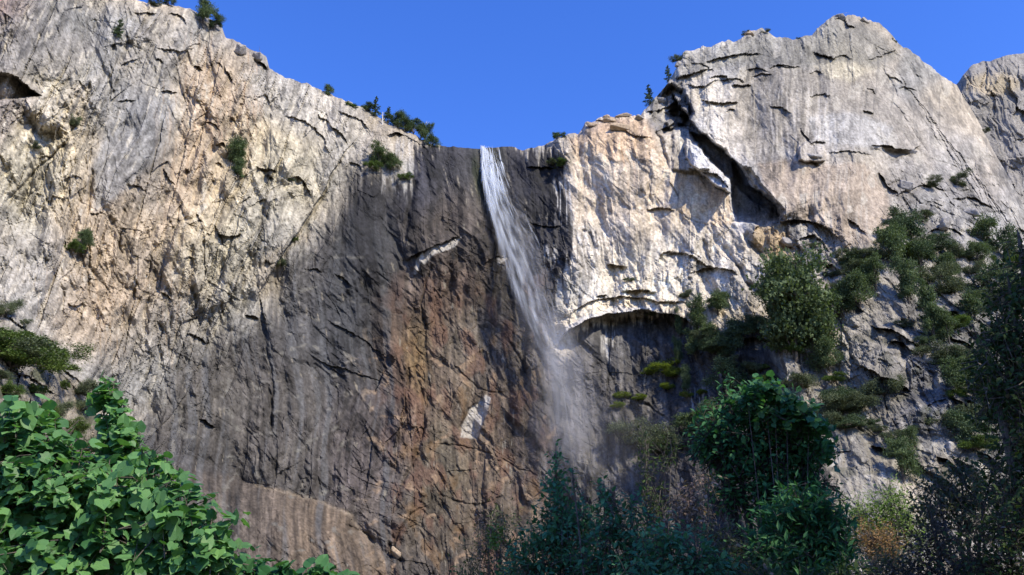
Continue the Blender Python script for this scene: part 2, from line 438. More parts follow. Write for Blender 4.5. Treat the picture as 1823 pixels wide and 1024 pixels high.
# long cracks of the right wall
for q, w, d in ([(1288,434),(1306,464),(1322,484),(1330,506),(1352,520)], 4, 7), ([(1326,412),(1336,430),(1350,450),(1360,470)], 5, 8), ([(1204,372),(1240,396),(1262,402)], 1.6, 1.5), ([(1576,176),(1604,200),(1622,226)], 3, 3.5), ([(1566,118),(1590,150),(1600,180)], 2.2, 3), \
        ([(1604,320),(1580,330)], 3, 5), ([(1206,100),(1236,112)], 2, 2), ([(1640,440),(1660,470),(1668,500)], 2.5, 4), ([(1602,590),(1612,650),(1620,700)], 5, 7), ([(1700,410),(1720,440),(1726,480)], 2.5, 4), ([(1500,580),(1512,620),(1530,664)], 2.2, 3), \
        ([(1546,660),(1572,700),(1580,750)], 2.2, 3), ([(1480,700),(1498,740),(1512,800)], 2.5, 4), ([(1506,740),(1540,772)], 2.2, 4), ([(1602,200),(1640,280),(1690,340)], 1.5, 1), ([(1600,90),(1640,150),(1660,210)], 1.5, 1.2), \
        ([(1030,410),(1050,420),(1060,450)], 4, 4), ([(990,470),(984,520),(990,560)], 2, 2), ([(1156,320),(1150,350)], 1.5, 1.5), ([(1370,470),(1390,500),(1400,540)], 3, 4):
    crack(q, w, d)
# slabs that shelve down to the right on the far right
for k in range(7):
    x0 = 1590 + k * 26; y0 = 120 + k * 34
    ledge([(x0, y0), (x0 + 50, y0 + 70), (x0 + 90, y0 + 150)], .7, 16, -.8, 16)
for k in range(26):
    g_ = np.random.default_rng(300 + k); x0 = g_.uniform(1480, 1810); y0 = g_.uniform(380, 860); l_ = g_.uniform(30, 90); a_ = g_.uniform(.2, 1.0)
    ledge([(x0, y0), (x0 + l_ * .5, y0 + l_ * a_ * .4 - 5), (x0 + l_, y0 + l_ * a_)], 4, 16, -5, 16)
for k in range(14):
    g_ = np.random.default_rng(500 + k); x0 = g_.uniform(1225, 1600); y0 = 60 + g_.uniform(20, 120) + abs(x0 - 1490) * .12; l_ = g_.uniform(16, 60); a_ = g_.uniform(-.5, .7)
    ledge([(x0, y0), (x0 + l_ * .5, y0 + l_ * a_ * .4 - 4), (x0 + l_, y0 + l_ * a_)], 1.8, 11, -2.6, 10)
for k in range(18):
    g_ = np.random.default_rng(700 + k); x0 = g_.uniform(60, 640); y0 = g_.uniform(30 + .45 * max(0, x0 - 300), 620 - .3 * max(0, x0 - 200)); l_ = g_.uniform(10, 34); a_ = g_.uniform(-.7, .9)
    ledge([(x0, y0), (x0 + l_ * .5, y0 + l_ * a_ * .4 - 4), (x0 + l_, y0 + l_ * a_)], 1.4, 8, -2.8, 7)
# --- the alcove and its arch
I, m = block([(1000,640),(1012,606),(1030,588),(1062,572),(1100,562),(1150,560),(1192,566),(1226,590),(1260,620),(1300,640),(1340,640),(1380,650),(1400,700),(1330,790),(1180,800),(1080,760),(1010,700)], -3, 8, gy=4)
ledge([(990,622),(1010,590),(1036,574),(1070,562),(1110,555),(1160,554),(1205,562),(1240,584)], 4, 26, -10, 75, taper=0.12)
ledge([(1010,560),(1060,535),(1120,528),(1170,536),(1230,540)], 2.5, 16, -2, 14)
ledge([(1300,606),(1340,600),(1380,610)], 2, 20, -5, 30)
block([(1386,600),(1412,596),(1420,640),(1430,690),(1400,680)], 5, 3)
# --- left wall
block([(-40,140),(0,132),(22,134),(46,152),(72,170),(40,174),(0,180),(-40,182)], -9, 2, gy=-14)
ledge([(-60,128),(0,130),(24,133),(48,152),(74,171)], 4, 14, -3, 8, taper=0.05)
crack([(160,300),(164,240),(178,200),(192,170)], 2.0, 2.5)
crack([(158,390),(160,340),(163,290)], 3.2, 5)
crack([(0,368),(40,330),(80,290),(130,240)], 2.6, 4)
crack([(130,120),(150,160),(160,190)], 3, 3)
crack([(160,390),(158,470),(156,530)], 2, 3.5)
crack([(112,510),(112,560),(120,590)], 3, 4)
ledge([(160,380),(172,382),(186,376)], 1, 8, -3, 8)
ledge([(224,330),(244,330),(262,342)], 1.5, 8, -3, 8)
for q, a, b in ([(278,86),(320,92),(350,84)], 2, -2), ([(284,164),(300,160),(316,164)], 2, -4), ([(344,116),(352,118),(362,126)], 2, -5), ([(452,104),(466,112),(478,122)], 3, -8), ([(400,120),(410,134),(412,150)], 2, -5), ([(300,24),(326,30),(330,44)], 3, -3), \
        ([(238,24),(260,22),(280,26)], 2, -3), ([(456,296),(480,302),(492,306)], 3, -6), ([(470,312),(488,318)], 2, -5), ([(508,318),(530,314),(546,330),(556,352)], 3, -6), ([(384,258),(396,252),(402,262)], 2, -5), ([(388,414),(410,420),(430,416)], 3, -6), \
        ([(380,400),(392,416),(400,440)], 1, -5), ([(690,240),(704,236),(718,240)], 4, -9), ([(600,196),(640,214),(656,232)], 2.5, -3), ([(560,200),(600,230),(622,262)], 2.5, -3.5), ([(500,208),(540,214),(570,238),(590,280)], 2, -2.5), ([(436,560),(452,564),(462,572)], 2, -6), \
        ([(472,462),(482,470)], 2, -6), ([(350,380),(362,394)], 1, -5), ([(290,300),(304,320),(312,330)], 1, -4), ([(332,300),(340,306)], 1, -5), ([(620,286),(640,292),(646,306)], 2, -3), ([(110,320),(130,312),(148,320)], 1, -3), ([(460,520),(470,560),(480,600)], 2, -4), \
        ([(352,744),(368,748),(382,762)], 2, -5), ([(580,570),(640,600),(690,640)], 1.5, -1.5), ([(560,640),(620,660),(680,680)], 1.5, -1.5), ([(690,230),(730,246),(760,262)], 2, -1), ([(330,596),(350,600),(372,612)], 2, -4), ([(120,540),(134,545),(150,538)], 2, -4), \
        ([(60,640),(110,655),(150,690)], 3, -3), ([(0,655),(50,670),(110,710)], 3, -3), ([(0,560),(30,575),(90,620)], 2, -3):
    ledge(q, a, 10, b, 10)
crack([(620,262),(596,300),(575,350),(540,400),(500,460)], 3, 4)           # the long diagonal seam
ledge([(640,240),(616,268),(590,310),(570,352),(540,396),(498,462),(462,520),(450,560)], -1, 20, 4.5, 40)
crack([(470,600),(486,680),(480,740),(490,780)], 2.2, 3)
crack([(476,680),(484,730),(482,770)], 3, 4)
for k, (x0, y0, x1, y1) in enumerate([(400,70,330,330),(360,110,290,420),(440,150,372,420),(330,330,250,620),(300,170,220,480),(380,430,300,690),(440,330,370,560),(250,430,215,660)]):
    ledge([(x0, y0), ((x0+x1)/2+6, (y0+y1)/2), (x1, y1)], 0.8, 18, -1.1, 14)
# --- wet wall
crack([(735,250),(742,300),(735,340),(720,420)], 5, 5)
ledge([(722,468),(740,450),(764,442),(790,430),(820,420)], 4, 12, -3, 16)
ledge([(860,470),(880,460),(906,456)], 2, 10, -2, 12)
ledge([(940,396),(980,404),(1000,402)], 2, 10, -2, 10)
ledge([(704,640),(680,672),(668,700)], 2, 20, -3, 20); ledge([(700,800),(716,740),(722,690)], 3, 22, -4, 16)
block([(820,760),(834,728),(866,704),(874,712),(862,740),(850,782),(826,778)], -3, 2, gx=6, gy=-5)
for q, w, d in ([(726,640),(728,700)], 2.5, 4), ([(760,600),(740,660),(756,720),(744,800),(700,900)], 3, 4), ([(770,470),(750,540),(765,600)], 2, 3), ([(870,770),(880,810),(900,830)], 2, 2.5), ([(600,930),(640,945),(668,968)], 4, 5), ([(690,960),(700,990),(720,1000)], 4, 5), \
        ([(690,1000),(720,930),(760,900)], 2, 3), ([(620,740),(640,700),(660,690)], 2, 2), ([(800,640),(850,690),(900,700)], 1.8, 2), ([(900,600),(930,650),(950,720)], 1.8, 2), ([(760,790),(850,800),(960,850)], 1.6, 2), ([(1090,700),(1150,720),(1200,760)], 2, 3), \
        ([(1210,600),(1206,650),(1200,700)], 4, 4), ([(780,880),(850,900),(900,880)], 2, 2):
    crack(q, w, d)
# the tan apron at the foot
sd_ = poly_in([(100,1300),(230,800),(330,810),(420,852),(500,876),(570,892),(625,918),(660,965),(700,1010),(720,1300)], FX, FY)
D += 34 * (1 - np.exp(-np.clip(sd_, 0, None) / 60)) * ss(240, 420, PX)
ledge([(330,800),(420,850),(500,880),(570,892),(620,915),(660,965),(700,1000)], -3, 30, 1, 30, taper=0.02)

# ------------------------------------------------------------------ what the rock is coloured like (stains, lichen, iron, fresh scars, some painted light and shade)
S6 = fbm(WX / 5, PY / 90, 4, 3)                                # drip streaks, narrow and plumb
S14 = fbm(WX / 15, PY / 160, 4, 5)
streak = 0.5 + 0.5 * np.clip(S6 + S14, -1, 1)
speck = fbm(PX / 3.2, PY / 3.6, 3, 4)
Cr = np.empty(D.shape + (3,), np.float32)
def lerp(c, m):
    m = np.clip(m, 0, 1)[..., None]
    Cr[...] = Cr * (1 - m) + np.array(c, np.float32) * m
def paint(A, c, I, m):
    m = np.clip(m, 0, 1)[..., None]
    A[I] = A[I] * (1 - m) + np.array(c, np.float32) * m
grey = np.array((0.31, 0.298, 0.268), np.float32); tan = np.array((0.44, 0.380, 0.290), np.float32)
mt = ss(-0.35, 0.45, fbm(WX / 120, WY / 150, 4, 7) + 0.3 * N1x)
Cr[...] = grey * (1 - mt[..., None]) + tan * mt[..., None]
# broad colour fields: (x, y, rx, ry, angle, colour, strength)
TAN, CREAM, GREY, BLUE, IRON = (0.46, 0.35, 0.23), (0.60, 0.53, 0.36), (0.23, 0.228, 0.22), (0.27, 0.28, 0.30), (0.40, 0.21, 0.09)
for x, y, rx, ry, a, c, k in [(90,60,130,90,-20,GREY,.75),(235,250,58,130,20,GREY,.9),(300,90,110,60,0,(.27,.26,.24),.6),(370,260,60,170,12,TAN,.7),(200,440,110,170,10,TAN,.45),(90,130,60,40,-30,CREAM,.5),(60,300,110,80,-40,CREAM,.45),
        (500,300,110,90,20,CREAM,.5),(380,460,70,120,10,CREAM,.45),(540,200,110,40,30,(.48,.45,.40),.7),(-40,0,90,80,0,(.22,.15,.13),.7),(30,210,70,60,-30,(.26,.23,.22),.6),(240,560,130,80,0,TAN,.6),(20,480,90,80,0,(.38,.37,.34),.6),
        (330,620,160,110,-20,(.24,.235,.215),.75),(620,290,70,50,0,(.34,.33,.31),.6),
        (1090,300,110,60,0,(.46,.38,.29),.8),(1080,400,110,90,0,(.46,.40,.33),.6),(1110,240,60,26,0,(.36,.24,.15),.8),(1230,360,100,70,0,(.47,.38,.27),.6),(1260,480,120,60,0,(.50,.46,.40),.5),(1290,110,110,50,0,GREY,.6),
        (1400,170,160,80,0,(.29,.285,.27),.65),(1400,240,110,50,0,(.36,.34,.31),.7),(1440,330,130,60,15,(.37,.33,.29),.8),(1510,400,80,80,0,(.42,.35,.27),.6),(1480,80,120,50,0,(.25,.24,.21),.5),(1510,110,50,30,10,CREAM,.6),
        (1530,230,80,40,0,(.42,.42,.42),.6),(1620,240,70,110,-30,(.28,.275,.265),.7),(1720,330,80,120,-35,(.38,.35,.32),.5),(1680,390,110,70,20,(.20,.195,.19),.75),(1440,440,80,60,20,(.25,.24,.23),.8),(1390,440,30,26,0,(.36,.27,.16),.7),
        (1600,560,130,110,0,(.31,.285,.245),.9),(1530,740,110,140,0,(.21,.195,.165),.95),(1710,620,110,130,0,(.14,.137,.13),.92),(1680,470,120,60,0,(.30,.285,.26),.8),(1790,760,110,160,0,(.12,.12,.11),.95),(1650,700,45,80,0,(.12,.125,.14),.7),(1400,650,60,60,0,(.2,.19,.17),.6),(1240,255,40,60,20,(.36,.35,.33),.8),(1330,345,44,54,0,(.40,.41,.43),.9)]:  # bluish skylight on the corner floor and the gully's blue shade are painted in
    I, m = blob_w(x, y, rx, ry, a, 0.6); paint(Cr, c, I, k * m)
for pts, c, k, e in [([(1215,92),(1270,80),(1330,70),(1420,72),(1490,30),(1560,50),(1600,100),(1560,120),(1480,112),(1400,118),(1330,110),(1260,125),(1215,140)], (.235,.225,.195), .75, 8),
        ([(1330,120),(1420,120),(1560,130),(1640,200),(1660,300),(1560,262),(1450,255),(1340,270),(1300,220),(1290,160)], (.32,.285,.235), .7, 12),
        ([(1345,292),(1400,284),(1470,292),(1540,290),(1575,340),(1590,380),(1570,430),(1500,440),(1455,402),(1400,378),(1360,330)], (.40,.325,.25), .85, 5),
        ([(1450,120),(1480,108),(1520,112),(1540,128),(1516,146),(1480,140)], (.62,.56,.42), .8, 4),
        ([(1440,205),(1520,200),(1590,225),(1596,258),(1540,262),(1450,250)], (.43,.42,.40), .75, 5),
        ([(1010,246),(1060,236),(1140,208),(1165,250),(1188,300),(1110,290),(1030,292)], (.42,.315,.215), .85, 7),
        ([(1010,292),(1110,290),(1186,304),(1206,372),(1130,384),(1030,400),(1000,330)], (.46,.385,.30), .7, 7),
        ([(1204,306),(1300,350),(1304,400),(1262,404),(1210,372)], (.47,.36,.235), .75, 4),
        ([(1190,306),(1222,300),(1196,230),(1166,236)], (.31,.27,.22), .7, 4),
        ([(1045,440),(1200,440),(1320,500),(1330,540),(1180,530),(1060,520)], (.52,.47,.38), .5, 10),
        ([(1345,400),(1400,400),(1410,430),(1380,470),(1340,440)], (.37,.27,.15), .8, 4),
        ([(1700,350),(1780,370),(1823,420),(1900,520),(1760,480),(1700,420),(1610,380),(1640,340)], (.28,.27,.25), .75, 8),
        ([(1160,150),(1215,140),(1238,200),(1240,240),(1200,228),(1168,240),(1150,205)], (.12,.12,.125), .8, 6),  # shadowed chunk by the rim notch, its shade painted in as dark grey
        ([(1230,236),(1262,262),(1300,300),(1304,345),(1270,326),(1232,300)], (.42,.42,.42), .8, 3),
        ([(190,230),(250,170),(290,200),(280,280),(220,340),(170,380),(165,300)], (.235,.232,.225), .8, 7),
        ([(-60,40),(60,30),(170,80),(120,150),(40,130),(-60,120)], (.25,.235,.215), .7, 14),
        ([(430,130),(520,140),(640,200),(660,240),(600,290),(560,220),(480,190)], (.47,.44,.38), .7, 8),
        ([(320,100),(400,110),(400,180),(340,330),(290,420),(300,300),(330,200)], (.45,.36,.26), .45, 12),
        ([(130,180),(70,270),(0,340),(0,260),(60,180),(110,130)], (.56,.51,.385), .55, 12)]:
    I = region(pts, 4 * e + 10); paint(Cr, c, I, k * ss(-e, e, poly_in(pts, FX[I], FY[I])))
Cr *= (1 + 0.40 * tone + 0.24 * speck)[..., None]
# fresh pale scars on single facets
h_, t2, e2 = slabs(La / 30 + 3, Lb / 9 + 8, 1)
lerp((0.60, 0.55, 0.45), 0.75 * (t2 > 0.84) * ss(0.0, 0.1, e2) * ss(-.1, .35, fbm(WX / 70, WY / 70, 3, 5)) * wl)
h_, t3, e3 = facets(Ma / 24 + 5, Mb / 13 + 2, 2)
lerp((0.56, 0.52, 0.44), 0.45 * (t3 > 0.9) * ss(0.0, 0.1, e3) * (1 - wl))
# iron and pale drips on the right wall
for x0, x1, y0, y1, c, k in [(1095,1135,255,330,IRON,.55),(1210,1260,320,370,(.46,.33,.16),.5),(1330,1480,160,280,(.56,.52,.46),.75),(1000,1290,290,480,(.52,.46,.38),.4),(1450,1560,290,460,(.50,.46,.40),.4),(1250,1330,390,440,(.54,.48,.40),.4),(370,460,150,300,(.42,.28,.19),.35),(560,700,180,262,(.25,.23,.22),.5),(330,380,60,300,IRON,.22),(280,340,150,640,(.44,.31,.19),.3),(160,215,420,640,(.46,.33,.19),.4),(60,110,480,640,(.44,.33,.22),.3),(420,470,60,200,(.42,.28,.16),.4),(700,770,240,300,(.22,.21,.2),.5)]:
    m = ss(x0 - 12, x0 + 12, WX) * (1 - ss(x1 - 12, x1 + 12, WX)) * ss(y0 - 20, y0 + 12, PY) * (1 - ss(y1 - 30, y1 + 30, PY + 30 * S14))
    lerp(c, k * m * ss(0.1, 0.45, S6))
DK = fbm(WX / 6, PY / 120, 3, 1)
for x0, x1, y0, y1, k in [(1230,1600,90,250,.5),(1000,1330,260,520,.35),(1600,1800,150,420,.4),(520,720,180,330,.3)]:
    m = ss(x0 - 12, x0 + 12, WX) * (1 - ss(x1 - 12, x1 + 12, WX)) * ss(y0 - 20, y0 + 12, PY) * (1 - ss(y1 - 30, y1 + 30, PY + 30 * S14))
    lerp((0.12, 0.115, 0.11), k * m * ss(0.25, 0.6, DK))

# the wet, algae-dark wall round the fall (edges drawn out into drips)
drip = 26 * fbm(PX / 7, PY / 200, 3, 2) + 15 * N1x
dx_ = PX + 0.0 * drip
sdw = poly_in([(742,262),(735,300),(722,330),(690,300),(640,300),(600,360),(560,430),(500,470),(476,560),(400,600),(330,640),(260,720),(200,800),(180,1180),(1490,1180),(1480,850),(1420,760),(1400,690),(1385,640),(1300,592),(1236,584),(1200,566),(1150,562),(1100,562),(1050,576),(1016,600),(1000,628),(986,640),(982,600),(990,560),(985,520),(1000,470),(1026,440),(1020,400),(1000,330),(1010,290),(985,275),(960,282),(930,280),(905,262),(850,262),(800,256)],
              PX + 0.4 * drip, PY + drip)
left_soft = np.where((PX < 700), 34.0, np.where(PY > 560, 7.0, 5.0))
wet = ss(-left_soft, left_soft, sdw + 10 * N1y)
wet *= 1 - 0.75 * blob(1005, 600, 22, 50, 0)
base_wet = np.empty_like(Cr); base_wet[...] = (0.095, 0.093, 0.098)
def wl_lerp(c, m):
    m = np.clip(m, 0, 1)[..., None]
    base_wet[...] = base_wet * (1 - m) + np.array(c, np.float32) * m
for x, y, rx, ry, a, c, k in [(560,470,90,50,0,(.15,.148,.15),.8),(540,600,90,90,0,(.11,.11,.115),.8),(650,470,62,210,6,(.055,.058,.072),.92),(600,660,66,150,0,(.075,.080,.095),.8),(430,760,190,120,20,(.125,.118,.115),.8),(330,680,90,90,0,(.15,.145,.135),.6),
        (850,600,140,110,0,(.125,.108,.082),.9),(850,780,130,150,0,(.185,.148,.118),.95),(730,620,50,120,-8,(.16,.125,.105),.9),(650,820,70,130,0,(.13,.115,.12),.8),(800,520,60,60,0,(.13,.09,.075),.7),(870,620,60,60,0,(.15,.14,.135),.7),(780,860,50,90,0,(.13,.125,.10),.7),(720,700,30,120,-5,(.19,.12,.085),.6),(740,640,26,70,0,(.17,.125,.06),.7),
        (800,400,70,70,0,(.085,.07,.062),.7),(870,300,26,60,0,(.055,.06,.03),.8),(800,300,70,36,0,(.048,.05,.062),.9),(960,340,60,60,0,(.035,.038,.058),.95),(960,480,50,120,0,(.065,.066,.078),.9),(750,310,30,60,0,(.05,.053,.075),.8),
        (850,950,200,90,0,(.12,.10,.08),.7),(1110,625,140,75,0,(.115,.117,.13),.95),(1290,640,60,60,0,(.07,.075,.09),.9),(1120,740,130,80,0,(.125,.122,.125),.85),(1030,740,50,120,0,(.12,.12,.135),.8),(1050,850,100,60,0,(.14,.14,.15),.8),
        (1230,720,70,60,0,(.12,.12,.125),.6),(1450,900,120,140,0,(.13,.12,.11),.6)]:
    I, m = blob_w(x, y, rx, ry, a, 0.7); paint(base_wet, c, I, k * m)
# the apron of bare tan rock at the foot
sda = poly_in([(120,1180),(300,830),(420,852),(500,876),(570,892),(625,918),(660,965),(700,1010),(700,1180)], FX, FY)
wl_lerp((.155,.130,.112), ss(-9, 5, sda) * (0.55 + 0.45 * ss(380, 560, PX)))
wl_lerp((.225,.178,.138), ss(-4, 8, sda) * ss(470, 560, PX) * (0.5 + 0.5 * S14))
base_wet *= (1 + 0.45 * tone + 0.30 * S14 + 0.18 * speck)[..., None]
FL = fbm(WX / 10, PY / 260, 3, 7)
base_wet *= (1 + .55 * np.clip(FL, -1, 1))[..., None]
sb_ = ss(.05, .5, fbm(WX / 16, PY / 420, 3, 2)) * (1 - ss(680, 740, PX)) * ss(330, 480, PY)
wl_lerp((.17,.185,.215), .55 * sb_)
rb_ = ss(.05, .45, fbm(WX / 34, WY / 70, 3, 6)) * ss(650, 720, PX) * (1 - ss(950, 1000, PX)) * ss(430, 560, PY)
wl_lerp((.20,.115,.085), .6 * rb_)
I, m = blob_w(655, 450, 58, 190, 6, .6); base_wet[I] *= (1 - .35 * m)[..., None]
I, m = blob_w(960, 340, 50, 80, 0, .6); base_wet[I] *= (1 - .35 * m)[..., None]
# brown and ochre weeps, green algae by the lip, bright slashes painted in for edge-lit facets
wl_lerp((.26,.165,.085), 0.5 * ss(.25, .6, fbm(WX / 40, WY / 60, 4, 3)) * ss(660, 720, PX) * (1 - ss(960, 1000, PX)) * ss(540, 640, PY))
_, t5, e5 = slabs(Ma / 22 + 1, Mb / 6 + 4, 1)
wl_lerp((.34,.32,.28), 0.8 * (t5 > 0.955) * ss(0.0, 0.2, e5) * ss(-.1, .4, fbm(WX / 50, WY / 50, 2, 4)))
veins = ridged(WX / 90, WY / 60, 3, 5)
wl_lerp((.40,.30,.22), 0.75 * ss(0.74, 0.88, veins) * ss(560, 640, PY) * ss(600, 680, PX) * (1 - ss(980, 1010, PX)))
wl_lerp((.27,.27,.26), 0.7 * ss(0.76, 0.88, veins) * ss(380, 480, PY) * (1 - ss(600, 680, PX)))
moss = blob(852, 318, 7, 30, 0) * 0.6
wl_lerp((.03,.045,.012), moss)
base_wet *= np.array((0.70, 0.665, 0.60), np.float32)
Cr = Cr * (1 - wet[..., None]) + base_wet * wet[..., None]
# white tongues left between the drips, right edge of the stain
WK = fbm(WX / 4, PY / 60, 3, 6)
for x0, x1, y0, y1, k in [(985,1015,320,400,.9),(960,980,440,470,.9),(1070,1090,590,640,.9),(1020,1060,400,520,.5),(1280,1300,640,690,.6),(1210,1250,690,740,.5),(690,740,250,340,.5)]:
    m = ss(x0 - 8, x0 + 4, WX) * (1 - ss(x1 - 4, x1 + 8, WX)) * ss(y0 - 10, y0 + 10, PY) * (1 - ss(y1 - 20, y1 + 20, PY + 20 * S14))
    lerp((0.55, 0.53, 0.50), k * m * ss(0.05, 0.35, WK))
for x0, x1, y0, y1, k in [(1045,1075,410,480,.85),(1000,1050,450,520,.5),(1180,1240,450,500,.4),(1100,1180,400,470,.35),(460,500,480,620,.4)]:
    m = ss(x0 - 8, x0 + 8, WX) * (1 - ss(x1 - 8, x1 + 8, WX)) * ss(y0 - 10, y0 + 10, PY) * (1 - ss(y1 - 30, y1 + 30, PY + 40 * S6))
    lerp((0.07, 0.068, 0.07), k * m * ss(-0.2, 0.3, S6))
I = region([(480,870),(700,1000)], 30)  # pale line painted along the apron crest as its lit edge
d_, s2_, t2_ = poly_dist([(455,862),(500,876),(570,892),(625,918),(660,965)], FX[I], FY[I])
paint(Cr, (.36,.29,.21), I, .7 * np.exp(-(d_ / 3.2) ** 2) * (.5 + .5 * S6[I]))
# two fresh scars on the wet wall
for pts in ([(820,778),(824,756),(836,728),(864,704),(875,708),(862,742),(850,782)], [(734,488),(742,460),(752,448),(756,458),(744,478),(738,490)], [(744,460),(770,440),(800,432),(822,420),(812,436),(776,452),(756,470)], [(884,462),(906,448),(908,460),(888,470)], [(990,628),(984,610),(1000,586),(1040,562),(1100,546),(1180,548),(1150,556),(1090,558),(1040,574),(1014,592),(1002,618)]):
    I = region(pts, 20); m = ss(-1.5, 1.5, poly_in(pts, FX[I], FY[I]))
    k = (np.clip(m, 0, 1) * (0.85 + 0.25 * speck[I]))[..., None]
    Cr[I] = Cr[I] * (1 - k) + np.array((0.46, 0.435, 0.40), np.float32) * k
# soil and grass on ledges and the lower slopes
slope_l = ss(-30, 30, poly_in([(-300,560),(0,575),(60,610),(120,665),(150,700),(250,860),(260,1180),(-300,1180)], WX, WY))
lerp((0.17, 0.15, 0.115), 0.55 * slope_l)
lerp((0.06, 0.075, 0.03), 0.7 * slope_l * ss(0.0, 0.4, fbm(WX / 40, WY / 22, 4, 2)))
slope_r = ss(1380, 1480, WX) * ss(470, 600, WY + 0.25 * (WX - 1500))
lerp((0.055, 0.06, 0.03), 0.45 * slope_r * ss(0.15, 0.5, fbm(WX / 36, WY / 26, 4, 6)))
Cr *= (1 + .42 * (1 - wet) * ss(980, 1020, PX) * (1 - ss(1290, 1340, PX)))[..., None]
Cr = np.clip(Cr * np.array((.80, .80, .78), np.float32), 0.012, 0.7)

# rounding towards the skyline
rimd = (PY - sky_y[None, :])
D -= 7.0 * np.exp(-rimd / 9.0) + 5.0 * np.exp(-rimd / 40.0)
YS = Y0 - D
rx_, rz_ = ray(PX, PY)
V = np.stack([rx_ * YS, YS, rz_ * YS], -1)
# the plateau behind the rim
back = []
for i in range(1, NBACK):
    dy = 3.0 * i ** 1.7
    zz = V[0, :, 2] - 0.10 * dy - 1.5 * (1 - math.exp(-i / 2)) + 1.2 * fbm(V[0, :, 0] / 20, np.full(V.shape[1], dy / 20), 3, 1) * (1 - math.exp(-i / 3.0)) - 0.002 * dy * dy / 10
    back.append(np.stack([V[0, :, 0] * (1 + 0.25 * dy / V[0, :, 1]), V[0, :, 1] + dy, zz], -1))
VB = np.stack(back[::-1], 0)
VA = np.concatenate([VB, V], 0)
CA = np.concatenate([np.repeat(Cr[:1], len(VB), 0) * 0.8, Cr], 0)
nr, nc = VA.shape[:2]
ii = np.arange(nr * nc).reshape(nr, nc)
Q = np.stack([ii[:-1, :-1], ii[1:, :-1], ii[1:, 1:], ii[:-1, 1:]], -1).reshape(-1, 4)

def rock_material(name, scale=1.0, use_attr=True, color=(0.3, 0.28, 0.25)):
    m = bpy.data.materials.new(name); m.use_nodes = True
    nt = m.node_tree; N = nt.nodes; L = nt.links
    b = N['Principled BSDF']
    tc = N.new('ShaderNodeTexCoord')
    n1 = N.new('ShaderNodeTexNoise'); n1.inputs['Scale'].default_value = 0.55 * scale; n1.inputs['Detail'].default_value = 8; n1.inputs['Roughness'].default_value = 0.68
    L.new(tc.outputs['Object'], n1.inputs['Vector'])
    cr = N.new('ShaderNodeValToRGB')
    cr.color_ramp.elements[0].position = 0.30; cr.color_ramp.elements[0].color = (0.50, 0.48, 0.46, 1)
    cr.color_ramp.elements[1].position = 0.72; cr.color_ramp.elements[1].color = (1.35, 1.35, 1.36, 1)
    L.new(n1.outputs['Fac'], cr.inputs['Fac'])
    mx = N.new('ShaderNodeMix'); mx.data_type = 'RGBA'; mx.blend_type = 'MULTIPLY'; mx.inputs[0].default_value = 1
    if use_attr:
        at_ = N.new('ShaderNodeAttribute'); at_.attribute_name = 'rock'
        L.new(at_.outputs['Color'], mx.inputs[6])
    else:
        mx.inputs[6].default_value = (*color, 1)
    L.new(cr.outputs['Color'], mx.inputs[7])
    L.new(mx.outputs[2], b.inputs['Base Color'])
    b.inputs['Roughness'].default_value = 0.82
    b.inputs['Specular IOR Level'].default_value = 0.25
    v = N.new('ShaderNodeTexVoronoi'); v.inputs['Scale'].default_value = 0.42 * scale; v.feature = 'F1'; v.distance = 'CHEBYCHEV'
    mp = N.new('ShaderNodeMapping'); mp.inputs['Scale'].default_value = (1, 1, 0.45)
    L.new(tc.outputs['Object'], mp.inputs['Vector']); L.new(mp.outputs[0], v.inputs['Vector'])
    ad = N.new('ShaderNodeMath'); ad.operation = 'MULTIPLY_ADD'; ad.inputs[1].default_value = 0.9
    L.new(v.outputs['Distance'], ad.inputs[0]); L.new(n1.outputs['Fac'], ad.inputs[2])
    bp = N.new('ShaderNodeBump'); bp.inputs['Strength'].default_value = 0.55; bp.inputs['Distance'].default_value = 0.6 / scale
    L.new(ad.outputs[0], bp.inputs['Height']); L.new(bp.outputs[0], b.inputs['Normal'])
    return m
M_ROCK = rock_material('weathered_granite')
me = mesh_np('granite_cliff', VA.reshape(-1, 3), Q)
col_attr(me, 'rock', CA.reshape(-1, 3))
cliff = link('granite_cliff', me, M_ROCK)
tag(cliff, kind='structure')

def surf(px, py):
    """point of the finished cliff under a photo point"""
    j = int(np.argmin(np.abs(x_all - px)))
    i = int(np.clip(round((py - sky_y[j]) / (BOTTOM - sky_y[j]) * (NR - 1)), 0, NR - 1))
    return Vector(V[i, j].tolist())

# ------------------------------------------------------------------ the farther peak, top right
sk2 = np.array([(1560,330),(1640,230),(1690,170),(1703,150),(1716,132),(1728,118),(1742,112),(1750,107),(1764,109),(1780,102),(1800,97),(1823,94),(1860,96),(1920,130),(2050,260)], float)
xs = np.linspace(1560, 2050, 300); ys_ = np.interp(xs, sk2[:, 0], sk2[:, 1]) + 2.2 * fbm(xs / 11, xs * 0 + 8, 4, 2)
t2_ = np.linspace(0, 1, 300)
BX = np.repeat(xs[None], 300, 0); BY = ys_[None] + t2_[:, None] * (760 - ys_[None])
wx = BX + 14 * fbm(BX / 70, BY / 70, 3, 1); wy = BY + 14 * fbm(BX / 70, BY / 70, 3, 3)
ra = wx * 0.45 + wy * 0.89; rb = wx * -0.89 + wy * 0.45
d2 = 8 * fbm(wx / 120, wy / 120, 3, 2) + 4 * (ridged(ra / 150, rb / 34, 3, 1) - .5)
tn = 0
for sa, sb, amp, sd in ((90, 40, 3.2, 1), (36, 18, 1.8, 2), (14, 9, .8, 3)):
    h, t_, e = facets(ra / sa, rb / sb, sd, 1.0, .75); d2 = d2 + amp * h * 1.1; tn = tn + (t_ - .5) * .6
x0, z0 = ray(BX, BY)
yb = 640 - 60 * t2_[:, None] - d2 + 9 * np.exp(-(BY - ys_[None]) / 12)
vb = np.stack([x0 * yb, yb, z0 * yb], -1)
